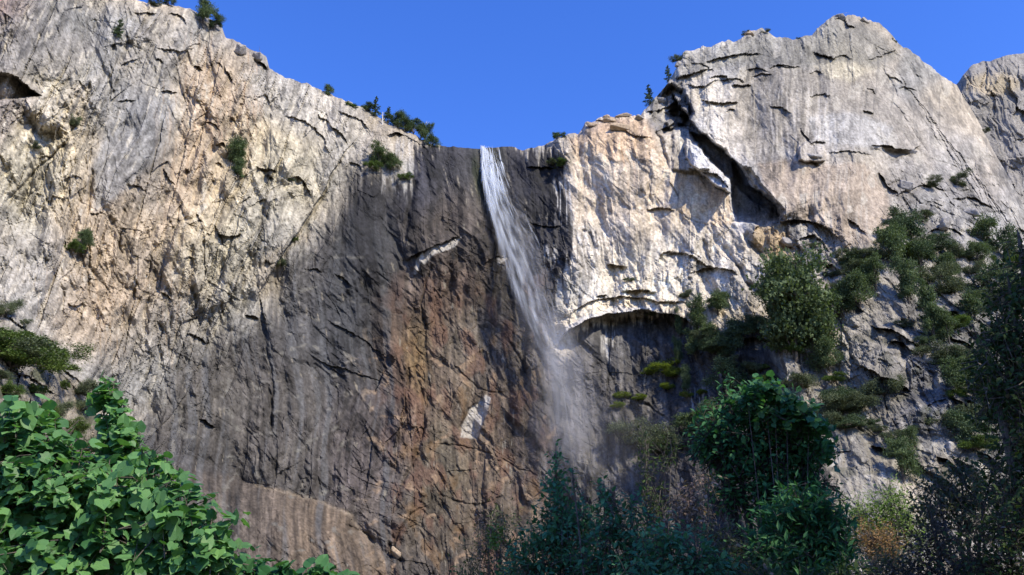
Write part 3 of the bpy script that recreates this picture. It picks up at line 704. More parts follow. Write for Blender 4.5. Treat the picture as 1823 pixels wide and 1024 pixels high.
bk = [np.stack([vb[0, :, 0] * (1 + .2 * q / 640), vb[0, :, 1] + q, vb[0, :, 2] - 0.2 * q - 1], -1) for q in (90, 45, 20, 8)]
vb = np.concatenate([np.stack(bk, 0), vb], 0)
cb = np.empty((300, 300, 3), np.float32); cb[...] = (0.25, 0.235, 0.21)
mm = (1 - ss(.6, 1.2, np.hypot((BX - 1768) / 50, (BY - 150) / 22)))[..., None] * .7
cb = cb * (1 - mm) + np.array((.44, .36, .23)) * mm
cb = cb * (1 + .35 * tn + .2 * fbm(BX / 4, BY / 40, 3, 3))[..., None]
cb = np.concatenate([np.repeat(cb[:1], 4, 0), cb], 0)
ii = np.arange(304 * 300).reshape(304, 300)
Q = np.stack([ii[:-1, :-1], ii[1:, :-1], ii[1:, 1:], ii[:-1, 1:]], -1).reshape(-1, 4)
me = mesh_np('distant_peak', vb.reshape(-1, 3), Q); col_attr(me, 'rock', np.clip(cb, .02, .7).reshape(-1, 3))
tag(link('distant_peak', me, M_ROCK), kind='structure')

# ------------------------------------------------------------------ ground to the horizon
gx = np.concatenate([-np.geomspace(6000, 60, 40), np.linspace(-55, 55, 90), np.geomspace(60, 6000, 40)])
gy = np.concatenate([-np.geomspace(6000, 60, 40), np.linspace(-55, 80, 110), np.geomspace(85, 9000, 60)])
GXg, GYg = np.meshgrid(gx, gy)
def ground_z(x, y):
    x = np.asarray(x, float); y = np.asarray(y, float)
    r = np.hypot(x, y)
    return -1.7 - 0.02 * np.clip(y, 0, 400) + 0.35 * fbm(x / 7, y / 7, 3, 2) * ss(2, 8, r) + 0.9 * fbm(x / 40, y / 40, 2, 5) * ss(10, 60, r) - 6 * ss(300, 900, r)
GZ = ground_z(GXg, GYg)
ii = np.arange(GZ.size).reshape(GZ.shape)
Q = np.stack([ii[:-1, :-1], ii[:-1, 1:], ii[1:, 1:], ii[1:, :-1]], -1).reshape(-1, 4)
def simple_mat(name, c1, c2, scale, rough=0.9, bump=0.0):
    m = bpy.data.materials.new(name); m.use_nodes = True
    N = m.node_tree.nodes; L = m.node_tree.links; b = N['Principled BSDF']
    tc = N.new('ShaderNodeTexCoord'); n = N.new('ShaderNodeTexNoise'); n.inputs['Scale'].default_value = scale; n.inputs['Detail'].default_value = 8; n.inputs['Roughness'].default_value = .65
    L.new(tc.outputs['Object'], n.inputs['Vector'])
    r = N.new('ShaderNodeValToRGB'); r.color_ramp.elements[0].position = .35; r.color_ramp.elements[1].position = .65
    r.color_ramp.elements[0].color = (*c1, 1); r.color_ramp.elements[1].color = (*c2, 1)
    L.new(n.outputs['Fac'], r.inputs['Fac']); L.new(r.outputs['Color'], b.inputs['Base Color'])
    b.inputs['Roughness'].default_value = rough; b.inputs['Specular IOR Level'].default_value = .2
    if bump:
        bp = N.new('ShaderNodeBump'); bp.inputs['Distance'].default_value = bump
        L.new(n.outputs['Fac'], bp.inputs['Height']); L.new(bp.outputs[0], b.inputs['Normal'])
    return m
M_SOIL = simple_mat('leaf_litter_soil', (.035, .028, .018), (.12, .10, .06), 1.3, bump=.1)
tag(link('ground', mesh_np('ground', np.stack([GXg, GYg, GZ], -1).reshape(-1, 3), Q, smooth=True), M_SOIL), kind='structure')

# ------------------------------------------------------------------ foliage
def leaf_mat(name, c_dark, c_light, trans=0.35, rough=0.5, spec=0.35, tone_mode='attr', odd=None):
    """leaf colour picked per leaf: from the attribute 'tone' (0..1) or from the object's own random number"""
    m = bpy.data.materials.new(name); m.use_nodes = True
    N = m.node_tree.nodes; L = m.node_tree.links; b = N['Principled BSDF']; out = N['Material Output']
    if tone_mode == 'attr':
        a = N.new('ShaderNodeAttribute'); a.attribute_name = 'tone'; f = a.outputs['Fac']
    else:
        a = N.new('ShaderNodeObjectInfo'); f = a.outputs['Random']
    r = N.new('ShaderNodeValToRGB')
    r.color_ramp.elements[0].position = 0.0; r.color_ramp.elements[0].color = (*c_dark, 1)
    r.color_ramp.elements[1].position = 0.93 if odd else 1.0; r.color_ramp.elements[1].color = (*c_light, 1)
    if odd:
        e = r.color_ramp.elements.new(0.97); e.color = (*odd, 1)
    L.new(f, r.inputs['Fac'])
    tc = N.new('ShaderNodeTexCoord'); n = N.new('ShaderNodeTexNoise'); n.inputs['Scale'].default_value = 9; n.inputs['Detail'].default_value = 3
    L.new(tc.outputs['Object'], n.inputs['Vector'])
    mr = N.new('ShaderNodeMapRange'); mr.inputs['To Min'].default_value = .7; mr.inputs['To Max'].default_value = 1.3
    L.new(n.outputs['Fac'], mr.inputs['Value'])
    mx = N.new('ShaderNodeVectorMath'); mx.operation = 'SCALE'
    L.new(r.outputs['Color'], mx.inputs[0]); L.new(mr.outputs[0], mx.inputs['Scale'])
    L.new(mx.outputs[0], b.inputs['Base Color'])
    b.inputs['Roughness'].default_value = rough; b.inputs['Specular IOR Level'].default_value = spec
    if trans > 0:
        t = N.new('ShaderNodeBsdfTranslucent'); ms = N.new('ShaderNodeMixShader'); ms.inputs[0].default_value = trans
        g = N.new('ShaderNodeVectorMath'); g.operation = 'MULTIPLY'; g.inputs[1].default_value = (1.2, 1.35, .55)
        L.new(mx.outputs[0], g.inputs[0]); L.new(g.outputs[0], t.inputs['Color'])
        L.new(b.outputs[0], ms.inputs[1]); L.new(t.outputs[0], ms.inputs[2]); L.new(ms.outputs[0], out.inputs['Surface'])
    return m

def unit(v):
    return v / np.maximum(np.linalg.norm(v, axis=-1, keepdims=True), 1e-9)

# leaf outlines: x across, y along, z fold; unit length 1
LEAF = {
 'blade': (np.array([(0,0,0),(-.17,.40,.05),(0,1,-.06),(.17,.40,.05)]), [(0,3,2),(0,2,1)]),
 'oval': (np.array([(0,0,0),(-.22,.25,.05),(-.26,.55,.06),(0,1,-.1),(.26,.55,.06),(.22,.25,.05),(0,.5,0)]), [(0,6,1),(1,6,2),(2,6,3),(6,0,5),(6,5,4),(6,4,3)]),
 'grape': (np.array([(0,0,0),(-.22,-.13,.02),(-.44,0,.06),(-.47,.22,.04),(-.54,.42,-.04),(-.42,.60,.03),(-.24,.80,0),(0,1.02,-.12),(.24,.80,0),(.42,.60,.03),(.54,.42,-.04),(.47,.22,.04),(.44,0,.06),(.22,-.13,.02),(0,.5,-.03)]),
   [(0,1,2),(0,2,3),(0,3,14),(3,4,5),(3,5,14),(14,5,6),(14,6,7),(14,7,8),(14,8,9),(14,9,11),(11,9,10),(14,11,0),(0,11,12),(0,12,13)]),
 'tuft': (np.array([(-.04,0,0),(.04,0,0),(-.5,.75,.1),(-.03,0,0),(.05,0,0),(.42,.85,-.1),(-.04,0,.02),(.04,0,0),(0,1,.05),(-.03,.1,0),(.05,.1,0),(-.2,.95,-.12),(-.05,.1,0),(.03,.1,0),(.22,.98,.12)]), [(0,1,2),(3,4,5),(6,7,8),(9,10,11),(12,13,14)]),
 'clump': (np.array([(-.3,0,0),(.28,.05,.1),(.05,.9,-.05),(-.1,.2,.35),(.4,.5,.2),(-.4,.6,.1)]), [(0,1,2),(3,4,5)]),
}

def place_leaves(kind, P, Dr, Nn, size, rng):
    """leaf mesh arrays for points P, pointing along Dr with upper face Nn"""
    T, F = LEAF[kind]
    Dr = unit(Dr); X = unit(np.cross(Dr, Nn)); Z = np.cross(X, Dr)
    size = np.broadcast_to(size, (len(P),))
    V_ = P[:, None, :] + size[:, None, None] * (T[None, :, 0:1] * X[:, None, :] + T[None, :, 1:2] * Dr[:, None, :] + T[None, :, 2:3] * Z[:, None, :])
    Fi = (np.array(F)[None] + (np.arange(len(P)) * len(T))[:, None, None]).reshape(-1, 3)
    return V_.reshape(-1, 3), Fi, len(T)

def leaf_object(name, kind, P, Dr, Nn, size, mat, parent, rng, tone=None):
    V_, F_, k = place_leaves(kind, P, Dr, Nn, size, rng)
    me = mesh_np(name, V_, T=F_)
    t = rng.random(len(P)) if tone is None else tone
    a = me.attributes.new('tone', 'FLOAT', 'POINT'); a.data.foreach_set('value', np.repeat(t, k).astype(np.float32))
    o = link(name, me, mat, parent)
    return o

def tubes(paths, sides=5):
    """many tapered tubes: list of (points (n,3), radii (n,))"""
    VV, QQ, off = [], [], 0
    for pts, rad in paths:
        pts = np.asarray(pts, float); n = len(pts)
        d = unit(np.gradient(pts, axis=0))
        ref = np.where(np.abs(d[:, 2:3]) > .9, np.array([[1., 0, 0]]), np.array([[0, 0, 1.]]))
        u = unit(np.cross(d, ref)); v = np.cross(d, u)
        a = np.linspace(0, 2 * np.pi, sides, endpoint=False)
        ring = pts[:, None] + np.asarray(rad)[:, None, None] * (np.cos(a)[None, :, None] * u[:, None] + np.sin(a)[None, :, None] * v[:, None])
        VV.append(ring.reshape(-1, 3))
        i = np.arange(n * sides).reshape(n, sides) + off
        QQ.append(np.stack([i[:-1], i[1:], np.roll(i[1:], -1, 1), np.roll(i[:-1], -1, 1)], -1).reshape(-1, 4)); off += n * sides
    return np.concatenate(VV), np.concatenate(QQ)

M_BARK = simple_mat('grey_brown_bark', (.05, .042, .033), (.14, .12, .10), 14, bump=.01)
M_BARKD = simple_mat('dark_twig_bark', (.022, .018, .014), (.06, .05, .04), 20)
M_SNAG = simple_mat('bleached_dead_wood', (.38, .35, .31), (.60, .57, .52), 6)
L_FAR = leaf_mat('far_conifer_needles', (.034, .058, .028), (.120, .165, .080), .15, .7, .15)
L_FARB = leaf_mat('far_broadleaf_leaves', (.042, .070, .032), (.150, .195, .090), .25, .7, .15)
L_FARG = leaf_mat('far_grey_scrub_leaves', (.050, .066, .035), (.150, .175, .095), .15, .8, .1)
L_BRUSH = leaf_mat('green_brush_leaves', (.040, .074, .018), (.130, .185, .045), .25, .7, .15)
L_FERN = leaf_mat('yellow_green_fern_leaves', (.08, .12, .02), (.22, .27, .04), .3, .7, .1)

# far trees: prototypes one metre tall, then scaled
def far_tree(kind, seed, mat):
    rng = np.random.default_rng(seed)
    root = bpy.data.objects.new('tree_root', None)
    paths, P, Dd = [], [], []
    if kind == 'conifer':
        lean = rng.normal(0, .03, 2)
        ax = lambda t: np.array([lean[0] * t, lean[1] * t, t])
        paths.append(([ax(t) for t in np.linspace(0, 1, 6)], np.linspace(.022, .003, 6)))
        nb = 62
        for i in range(nb):
            t = .10 + .88 * (i / nb) ** .9; L = (.27 * (1 - t) ** .75 + .025) * rng.uniform(.45, 1.25)
            a = rng.uniform(0, 6.28); up = rng.uniform(-.25, .35)
            d = np.array([math.cos(a), math.sin(a), up])
            p0 = ax(t); p1 = p0 + d * L; p1[2] -= .15 * L
            paths.append(([p0, (p0 + p1) / 2 + [0, 0, .05 * L], p1], [.005, .003, .001]))
            n = int(26 + 260 * L)
            s = rng.random(n) ** .6
            q = p0 + (p1 - p0) * s[:, None] + rng.normal(0, 1, (n, 3)) * np.array([.10, .10, .05]) * L
            P.append(q); Dd.append(d + rng.normal(0, .6, (n, 3)))
        ls, lk = .030, 'clump'
    else:
        nl = {'broad': 9, 'tall': 12, 'scrub': 13}[kind]
        H = {'broad': (.25, .88), 'tall': (.22, .95), 'scrub': (.02, .52)}[kind]
        W = {'broad': .44, 'tall': .26, 'scrub': .72}[kind]
        for i in range(nl):
            a = rng.uniform(0, 6.28); r = W * rng.uniform(.15, .95); z = H[0] + (H[1] - H[0]) * ((i + rng.random()) / nl)
            if kind != 'scrub': r *= 1.15 - .75 * abs(z - .5)
            c = np.array([math.cos(a) * r, math.sin(a) * r, z])
            paths.append(([[0, 0, 0], [c[0] * .25, c[1] * .25, z * .45], c], [.020, .012, .004]))
            R = rng.uniform(.13, .23) * (1.15 if kind == 'scrub' else 1)
            for k in range(9):
                v = unit(rng.normal(0, 1, 3)); e = c + v * R * rng.uniform(.5, 1.15) * np.array([1, 1, .75])
                paths.append(([c, e], [.004, .001]))
                n = rng.integers(60, 96)
                P.append(e + rng.normal(0, 1, (n, 3)) * R * np.array([.36, .36, .24])); Dd.append(v + [0, 0, .5] + rng.normal(0, .7, (n, 3)))
        ls, lk = .038, 'clump'
    P = np.concatenate(P); Dd = np.concatenate(Dd)
    P[:, 2] = np.maximum(P[:, 2], .01)
    Vt, Qt = tubes(paths, 4)
    if kind != 'conifer' : P[:, 2] *= 1 / 1.05
    tr = bpy.data.objects.new('trunk', mesh_np('trunk', Vt, Qt)); tr.data.materials.append(M_BARK)
    Vl, Fl, k = place_leaves(lk, P, Dd, rng.normal(0, 1, (len(P), 3)) + [0, 0, 1.2], ls * rng.uniform(.6, 1.5, len(P)), rng)
    me = mesh_np('crown', Vl, T=Fl); a = me.attributes.new('tone', 'FLOAT', 'POINT')
    cl = np.clip(.5 + .55 * fbm(P[:, 0] * 5 + seed, P[:, 2] * 5, 2, 1) + rng.normal(0, .2, len(P)), 0, 1)
    a.data.foreach_set('value', np.repeat(cl, k).astype(np.float32))
    me.materials.append(mat)
    cr = bpy.data.objects.new('crown', me)
    return tr, cr
PROTO = {}
for key, kind, mat, seeds in [('conifer', 'conifer', L_FAR, (1, 2, 3)), ('tall', 'tall', L_FARB, (4, 5)), ('broad', 'broad', L_FARB, (6, 7, 8)), ('scrub', 'scrub', L_FARG, (9, 10, 11)), ('brush', 'scrub', L_BRUSH, (12, 13)), ('fern', 'scrub', L_FERN, (14,)), ('dark', 'broad', L_FAR, (15, 16)), ('thicket', 'scrub', L_FAR, (17, 18))]:
    PROTO[key] = [far_tree(kind, s, mat) for s in seeds]
KN = {'conifer': ('pine_tree', 'tree'), 'tall': ('slender_tree', 'tree'), 'broad': ('oak_tree', 'tree'), 'dark': ('oak_tree', 'tree'), 'scrub': ('scrub_bush', 'bush'), 'brush': ('brush_bush', 'bush'), 'fern': ('fern_clump', 'fern'), 'thicket': ('scrub_bush', 'bush')}
far_n = 0
def plant_far(kind, px, py, hpx, wide, label, group, sink=0.03, toward=1.5):
    """a tree whose foot is at the photo point (px, py) on the cliff; hpx photo pixels tall, wide times as broad"""
    global far_n
    p = surf(px, py)
    if py > sky_y[int(np.argmin(np.abs(x_all - px)))] + 12: p = p * (1 - toward / p.y)
    else: p = p * (1 + 1.0 / p.y)
    e1, e0 = ray(px, py - hpx)[1] * p.y, p.z
    h = float(e1 - ray(px, py)[1] * p.y)
    far_n += 1
    rng = random.Random(far_n * 7 + 1)
    tr, cr = PROTO[kind][far_n % len(PROTO[kind])]
    nm, cat = KN[kind]
    root = empty(nm, p - Vector((0, 0, sink * h)))
    root.rotation_euler = (0, 0, rng.uniform(0, 6.28)); root.scale = (h * wide, h * wide, h * (1 + sink))
    tag(root, label, cat, group)
    for s in (tr, cr):
        c = s.copy(); c.name = s.name.split('.')[0]; COL.objects.link(c); c.parent = root
    return root
GS, GW, GB, GR, GF = 'trees along the cliff rim', 'bushes clinging to the cliff faces', 'brush on the lower left slope', 'trees on the lower right slope', 'fern clumps under the alcove'
FAR = [
 ('broad', 360, 44, 46, .75, 'round dark tree on the upper left rim, largest of that corner', GS), ('dark', 382, 52, 26, .9, 'low dark tree on the rim just right of the upper left round tree', GS),
 ('scrub', 268, 9, 16, 1.1, 'small grey bush on the top edge at upper left', GS), ('dark', 300, 12, 20, 1.0, 'small dark tree at the top edge left of the round rim tree', GS),
 ('conifer', 206, 68, 36, .9, 'lone dark green tree on the upper left wall below the rim', GW),
 ('broad', 586, 172, 22, .8, 'lone small tree on the left rim above the pale dome', GS), ('brush', 626, 190, 10, 1.6, 'low olive bush on the left rim past the lone tree', GS), ('dark', 652, 200, 18, 1.2, 'low dark bush left of the rim pine', GS),
 ('conifer', 668, 212, 40, .8, 'pointed pine on the left rim before the fall', GS), ('conifer', 690, 218, 30, 1.1, 'shorter pine beside the white snag on the left rim', GS), ('dark', 708, 230, 32, 1.0, 'rounded dark tree in the middle of the left rim grove', GS),
 ('dark', 735, 238, 30, 1.0, 'broad dark tree at the right end of the left rim grove', GS), ('dark', 720, 236, 26, 1.1, 'smaller dark tree between the two broad rim trees', GS), ('broad', 756, 252, 34, .8, 'thin leafy tree right of the leaning white snag', GS), ('broad', 766, 262, 26, .9, 'small green tree at the dark corner beside the falls lip', GS),
 ('broad', 992, 250, 14, 1.1, 'tiny tree on the rim right of the waterfall', GS), ('dark', 1002, 246, 9, 1.3, 'tiny dark bush on the rim beside the tiny tree', GS),
 ('conifer', 1157, 188, 38, .9, 'pine standing on the rim step right of the boulder stack', GS), ('conifer', 1190, 142, 30, .8, 'slim pine on the steep rim under the right summit block', GS), ('scrub', 1208, 112, 20, .8, 'small bush at the top of the steep rim notch', GS),
 ('scrub', 1330, 62, 7, 1.3, 'low grey bush on the knob left of the right summit', GS), ('scrub', 1362, 60, 7, 1.5, 'low grey bush on the right of that same knob', GS), ('scrub', 1424, 70, 6, 1.0, 'small grey bush on the rim before the right summit', GS), ('scrub', 1592, 74, 8, 1.0, 'small grey bush just below the right summit', GS), ('scrub', 1752, 110, 8, 1.4, 'speck of brush on top of the farther peak', GS),
 ('broad', 676, 300, 44, .9, 'leafy bush on the ledge under the dark roof, upper left of the fall', GW), ('broad', 700, 304, 30, 1.1, 'lower right half of the leafy ledge bushes left of the fall', GW), ('brush', 660, 300, 22, 1.0, 'small green bush at the left end of the ledge bushes', GW), ('brush', 722, 318, 18, 1.0, 'small bush trailing down right of the ledge bushes', GW),
 ('tall', 420, 292, 44, .9, 'slim green bush in the gully of the left wall', GW), ('tall', 424, 316, 34, .8, 'lower slim bush in the same left wall gully', GW),
 ('broad', 146, 440, 38, .8, 'round dark bush at the foot of the long left crack', GW), ('brush', 130, 442, 24, 1.0, 'small bush left of the round crack bush', GW), ('scrub', 498, 472, 20, .7, 'thin bush where the pale wall meets the dark one', GW), ('scrub', 62, 262, 12, 1.0, 'speck of brush on the far left wall', GW), ('scrub', 134, 226, 26, .7, 'grey brush in the left wall crevice', GW),
 ('brush', 520, 430, 16, .8, 'tiny green bush on the seam above the dark wall', GW), ('scrub', 515, 322, 12, 1.0, 'tiny bush under the double roof of the left wall', GW),
 ('brush', 1000, 296, 18, 1.2, 'grassy bush on the ledge right of the falls lip', GW), ('scrub', 980, 292, 12, 1.2, 'low tuft on the same ledge nearer the fall', GW), ('scrub', 1702, 328, 30, 1.0, 'round grey green bush on the far right shoulder', GW), ('scrub', 1655, 330, 18, 1.2, 'low bush left of the far right shoulder bush', GW),
 ('scrub', 1640, 390, 20, 1.2, 'grey bush among the broken right hand blocks', GW), ('scrub', 1450, 440, 14, 1.2, 'small bush on the ledge right of the dark corner', GW), ('scrub', 1215, 528, 18, 1.1, 'small bush on the pale ledge over the alcove', GW), ('scrub', 1120, 500, 10, 1.2, 'speck of brush above the arch roof', GW),
]
for i, (x, y, h, w) in enumerate([(18,652,72,1.5),(66,648,56,1.5),(-14,628,84,1.4),(92,652,34,1.5),(40,618,44,1.5),(12,560,40,.8),(36,580,22,.9),(140,700,36,.9),(150,730,34,.9),(60,700,26,1.1),(10,700,34,1.0),(100,740,36,1.1),(130,770,44,.9),(60,740,40,1.1),(150,800,50,.9),(20,745,36,1.1),(110,690,20,1.0),(178,770,46,.6),(95,790,40,1.0),(190,830,40,.8),(0,672,20,1.4)]):
    FAR.append((('brush', 'brush', 'scrub')[i % 3] if i not in (5, 6, 7) else 'scrub', x, y, h, w,
      ['large green bush at the left edge below the pale wall','green bush at the right end of the upper brush patch','green brush cut off by the left edge of the picture','small bush at the tip of the upper brush patch','low green bush on top of the upper brush patch','dark twiggy bush high at the left edge','small dark bush right of the high twiggy one','round grey bush on the talus beside the leafy spire','grey bush just under the round talus bush','low bush on the tan talus band','low bush at the left edge on the talus band','bush on the slope between talus and vine mound','bush in the hollow left of the leafy spire','green bush above the vine mound, left side','tall bush directly behind the vine mound dip','bush at the left edge just above the vine mound','small bush in the middle of the talus','narrow bush behind the leafy spire','bush half hidden by the vine mound top','bush behind the foot of the leafy spire','flat strip of brush under the edge bush'][i], GB))
RS = [('tall',1418,640,188,.85,'tall pale green tree, the biggest on the right slope'),('tall',1452,648,150,.7,'tree close behind the right side of the tallest slope tree'),('broad',1392,600,120,.6,'tree at the left shoulder of the tallest slope tree'),
 ('broad',1278,560,46,1.0,'round green tree alone on the pale ledge above the alcove'),('tall',1246,590,60,.7,'thin tree at the right end of the arch'),('broad',1240,640,60,.7,'hanging tree below the right end of the arch'),('broad',1262,610,40,1.0,'low tree under the round ledge tree'),('dark',1320,620,56,1.0,'dark tree under the pale ledge, left of the tall tree'),('dark',1350,600,44,1.1,'dark tree against the left side of the tall tree'),('dark',1290,640,50,1.0,'dark tree beside the shadowed recess'),
 ('tall',1210,600,50,.4,'strip of creeper down the right side of the arch'),('tall',1206,650,50,.4,'second strip of creeper below the arch strip'),('tall',1222,700,50,.5,'lowest strip of creeper on the dark wall'),
 ('broad',1478,660,60,.9,'small tree at the right foot of the tallest slope tree'),('scrub',1500,742,54,1.1,'bushy tree on the slope right of the vine covered tree'),('scrub',1540,720,30,1.0,'low bush below the middle slab'),('broad',1532,548,64,.9,'tree on the slope below the broken blocks'),('dark',1502,560,50,1.0,'dark tree left of the slab with tree shadows'),('broad',1560,516,60,.9,'tree in the diagonal tree belt, lower third'),
 ('broad',1590,470,76,.8,'tree in the diagonal belt beside the smooth slab'),('dark',1622,450,70,.8,'dark tree in the middle of the diagonal belt'),('dark',1606,410,40,1.0,'dark tree at the top of the diagonal belt'),('dark',1640,480,50,1.0,'dark tree right of the belt middle'),('scrub',1662,500,44,1.1,'grey bushy tree right of the diagonal belt'),('scrub',1700,520,50,1.0,'grey bushy tree over the shadowed slab'),('broad',1690,500,50,.9,'leafy tree behind the grey bushy one'),
 ('broad',1765,440,56,1.0,'tree high at right below the bare shoulder'),('dark',1796,470,60,1.0,'dark tree at the right, second from the shoulder'),('broad',1740,470,44,1.0,'tree left of the shoulder tree'),('dark',1770,540,70,.9,'dark tree behind the right edge branches'),('broad',1735,570,60,.9,'tree left of the right edge branches'),('tall',1664,600,96,.55,'slim tree casting its shadow left over the slab'),('tall',1618,540,80,.6,'slim tree at the upper end of the slab crack'),
 ('broad',1690,610,54,.9,'tree right of the slim shadow casting one'),('scrub',1676,640,40,1.1,'bush under the slim shadow casting tree'),('scrub',1575,700,46,1.0,'round grey bush standing alone on the slab'),('broad',1608,856,88,.7,'tree at the foot of the slab with its shadow beside it'),('broad',1622,800,44,.9,'small tree above the tree at the slab foot'),('scrub',1590,780,24,1.0,'small bush at the edge of the blue shadow'),('broad',1710,700,70,.9,'tree in the dark gully on the right'),('scrub',1735,650,50,1.0,'bush above the dark gully'),
 ('broad',1765,720,80,.9,'tree behind the right edge tree, middle height'),('scrub',1700,760,60,1.0,'bushy tree at the bottom of the dark gully'),('dark',1730,800,70,1.0,'dark tree behind the round topped shrub'),('broad',1790,640,70,.9,'tree behind the right edge tree, upper part'),('broad',1810,560,80,.8,'tree at the right margin behind the leaf sprays'),('scrub',1468,760,34,1.0,'bush touching the vine covered tree on its right'),
 ('scrub',1420,690,40,1.2,'bush behind the top of the vine covered tree'),('scrub',1160,560,10,1.4,'speck of brush hanging from the arch'),('dark',1300,700,60,1.0,'dark tree left of the vine covered tree top'),('broad',1225,790,60,1.0,'leafy bush left of the vine covered tree'),('scrub',1190,800,60,1.0,'grey green bush above the dying shrub'),('scrub',1140,790,60,1.0,'thin bush at the foot of the dark wall'),('dark',1260,770,60,.9,'dark bush against the vine covered tree')]
for r in RS: FAR.append((*r, GR))
for x, y, h, w, l in [(1182,662,34,1.3,'bright yellow green fern patch under the alcove, largest one'),(1205,668,22,1.2,'fern patch at the right end of the largest one'),(1155,666,18,1.2,'fern patch at the left end of the largest one'),(1190,692,16,1.2,'small fern patch just under the largest one'),(1110,708,16,1.6,'thin fern line on the dark wall, left'),(1136,712,14,1.4,'thin fern line on the dark wall, right'),(1098,726,14,1.4,'lowest fern clump on the dark wall'),(1225,706,14,1.3,'small fern clump beside the creeper'),(1250,700,12,1.3,'faint fern clump right of the creeper')]:
    FAR.append(('fern', x, y, h, w, l, GF))
g_ = random.Random(77)
used_ = set()
for (x0, y0, x1, y1, n, j, pl) in [(1385,600,1640,430,15,26,('right of the tallest slope tree','midway up the diagonal tree belt','near the top of the diagonal tree belt')),(1640,430,1810,540,10,30,('under the broken grey blocks','below the bare far right shoulder','close to the right edge, under the shoulder')),(1480,690,1570,780,7,22,('beside the crown of the vine covered tree','low on the slab, right of the vine covered tree','above the feathery green bush')),(1640,560,1790,800,14,34,('at the head of the dark gully','in the middle of the dark gully','low in the dark gully, behind the round topped shrub')),(1500,470,1600,420,5,18,('on the ledge left of the belt top','between the ledge and the belt top','touching the belt top')),(1240,600,1380,680,8,20,('at the right end of the alcove arch','in the shade under the pale ledge','in the blue recess above the vine covered tree'))]:
    for i in range(n):
        t = (i + g_.random()) / n
        k_ = g_.choice(['scrub', 'thicket', 'brush', 'thicket']); h_ = g_.uniform(16, 40); px_ = x0 + (x1 - x0) * t + g_.gauss(0, j * .6); py_ = y0 + (y1 - y0) * t + g_.gauss(0, j * .6)
        for sz in (('tiny', 'low', 'little') if h_ < 24 else ('small', 'middling', 'squat') if h_ < 32 else ('large', 'broad', 'bulky')):
            l_ = sz + ' ' + {'scrub': 'grey green', 'thicket': 'dark green', 'brush': 'fresh green'}[k_] + ' scrub clump ' + pl[min(int(t * 3), 2)]
            if l_ not in used_: break
        used_.add(l_)
        FAR.append((k_, px_, py_, h_, g_.uniform(.9, 1.5), l_, 'scrub clumps filling the right slope'))
for (k, x, y, h, w, l, g) in FAR: plant_far(k, x, y, h, w, l, g)

def snag(px, py, hpx, lean, label):
    p = surf(px, py); h = hpx / F_PX * p.y * 1.2
    root = empty('dead_tree', p); tag(root, label, 'dead tree', 'bleached snags on the left rim')
    pts = np.array([(0, 0, -.5), (lean * .3 * h, 0, .35 * h), (lean * .55 * h, .1, .7 * h), (lean * h, 0, h)])
    V_, Q_ = tubes([(pts, [.55, .42, .28, .08])], 6); link('trunk', mesh_np('trunk', V_, Q_), M_SNAG, root)
    br = [(pts[2], pts[2] + [-.18 * h, 0, .12 * h]), (pts[1], pts[1] + [.16 * h, 0, .14 * h]), ((pts[2] + pts[3]) / 2, pts[3] + [.12 * h, 0, -.05 * h])]
    for a, b in br:
        V_, Q_ = tubes([([a, (a + b) / 2 + [0, 0, -.02 * h], b], [.2, .14, .05])], 5); link('branch', mesh_np('branch', V_, Q_), M_SNAG, root)
snag(681, 222, 26, -.05, 'short bleached snag among the left rim pines')
snag(748, 244, 36, .28, 'tall white snag leaning right at the end of the left rim grove')

# ------------------------------------------------------------------ boulders
def boulder(px, py, w, h, dpt, seed, label, group, rot=0.0, color=None):
    rng = np.random.default_rng(seed)
    import bmesh
    p = surf(px, py); s = p.y / F_PX
    bm = bmesh.new()
    for _ in range(15):
        v = rng.uniform(-1, 1, 3); v = v / (np.abs(v) ** 5).sum() ** .2 * rng.uniform(.86, 1)
        bm.verts.new((v[0] * w * s / 2, v[1] * dpt * s / 2, v[2] * h * s / 2))
    r = bmesh.ops.convex_hull(bm, input=bm.verts)
    bmesh.ops.delete(bm, geom=[e for e in r['geom_interior'] if isinstance(e, bmesh.types.BMVert)], context='VERTS')
    bmesh.ops.bevel(bm, geom=list(bm.edges), offset=.05 * h * s, segments=1, affect='EDGES')
    bmesh.ops.triangulate(bm, faces=bm.faces)
    bmesh.ops.subdivide_edges(bm, edges=[e for e in bm.edges if e.calc_length() > .16 * h * s], cuts=2, use_grid_fill=True)
    co = np.array([v.co for v in bm.verts]); n = .05 * h * s * fbm(co[:, 0] / (h * s) * 3 + seed, co[:, 2] / (h * s) * 3 + co[:, 1], 3, 2)
    for v, k in zip(bm.verts, n): v.co += v.co.normalized() * float(k)
    me = bpy.data.meshes.new('boulder'); bm.to_mesh(me); bm.free()
    o = link('boulder', me, M_BOULD if color is None else color, None, p * (1 - .25 * dpt * s / p.y)); o.rotation_euler = (rng.uniform(-.15, .15), rot, rng.uniform(-.5, .5))
    tag(o, label, 'boulder', group)
M_BOULD = rock_material('boulder_granite', 1.0, False, (.33, .31, .28))
M_BOULT = rock_material('boulder_tan_granite', 1.0, False, (.40, .31, .21))
GK, GL = 'blocks stacked on the rim', 'loose blocks on the right slope'
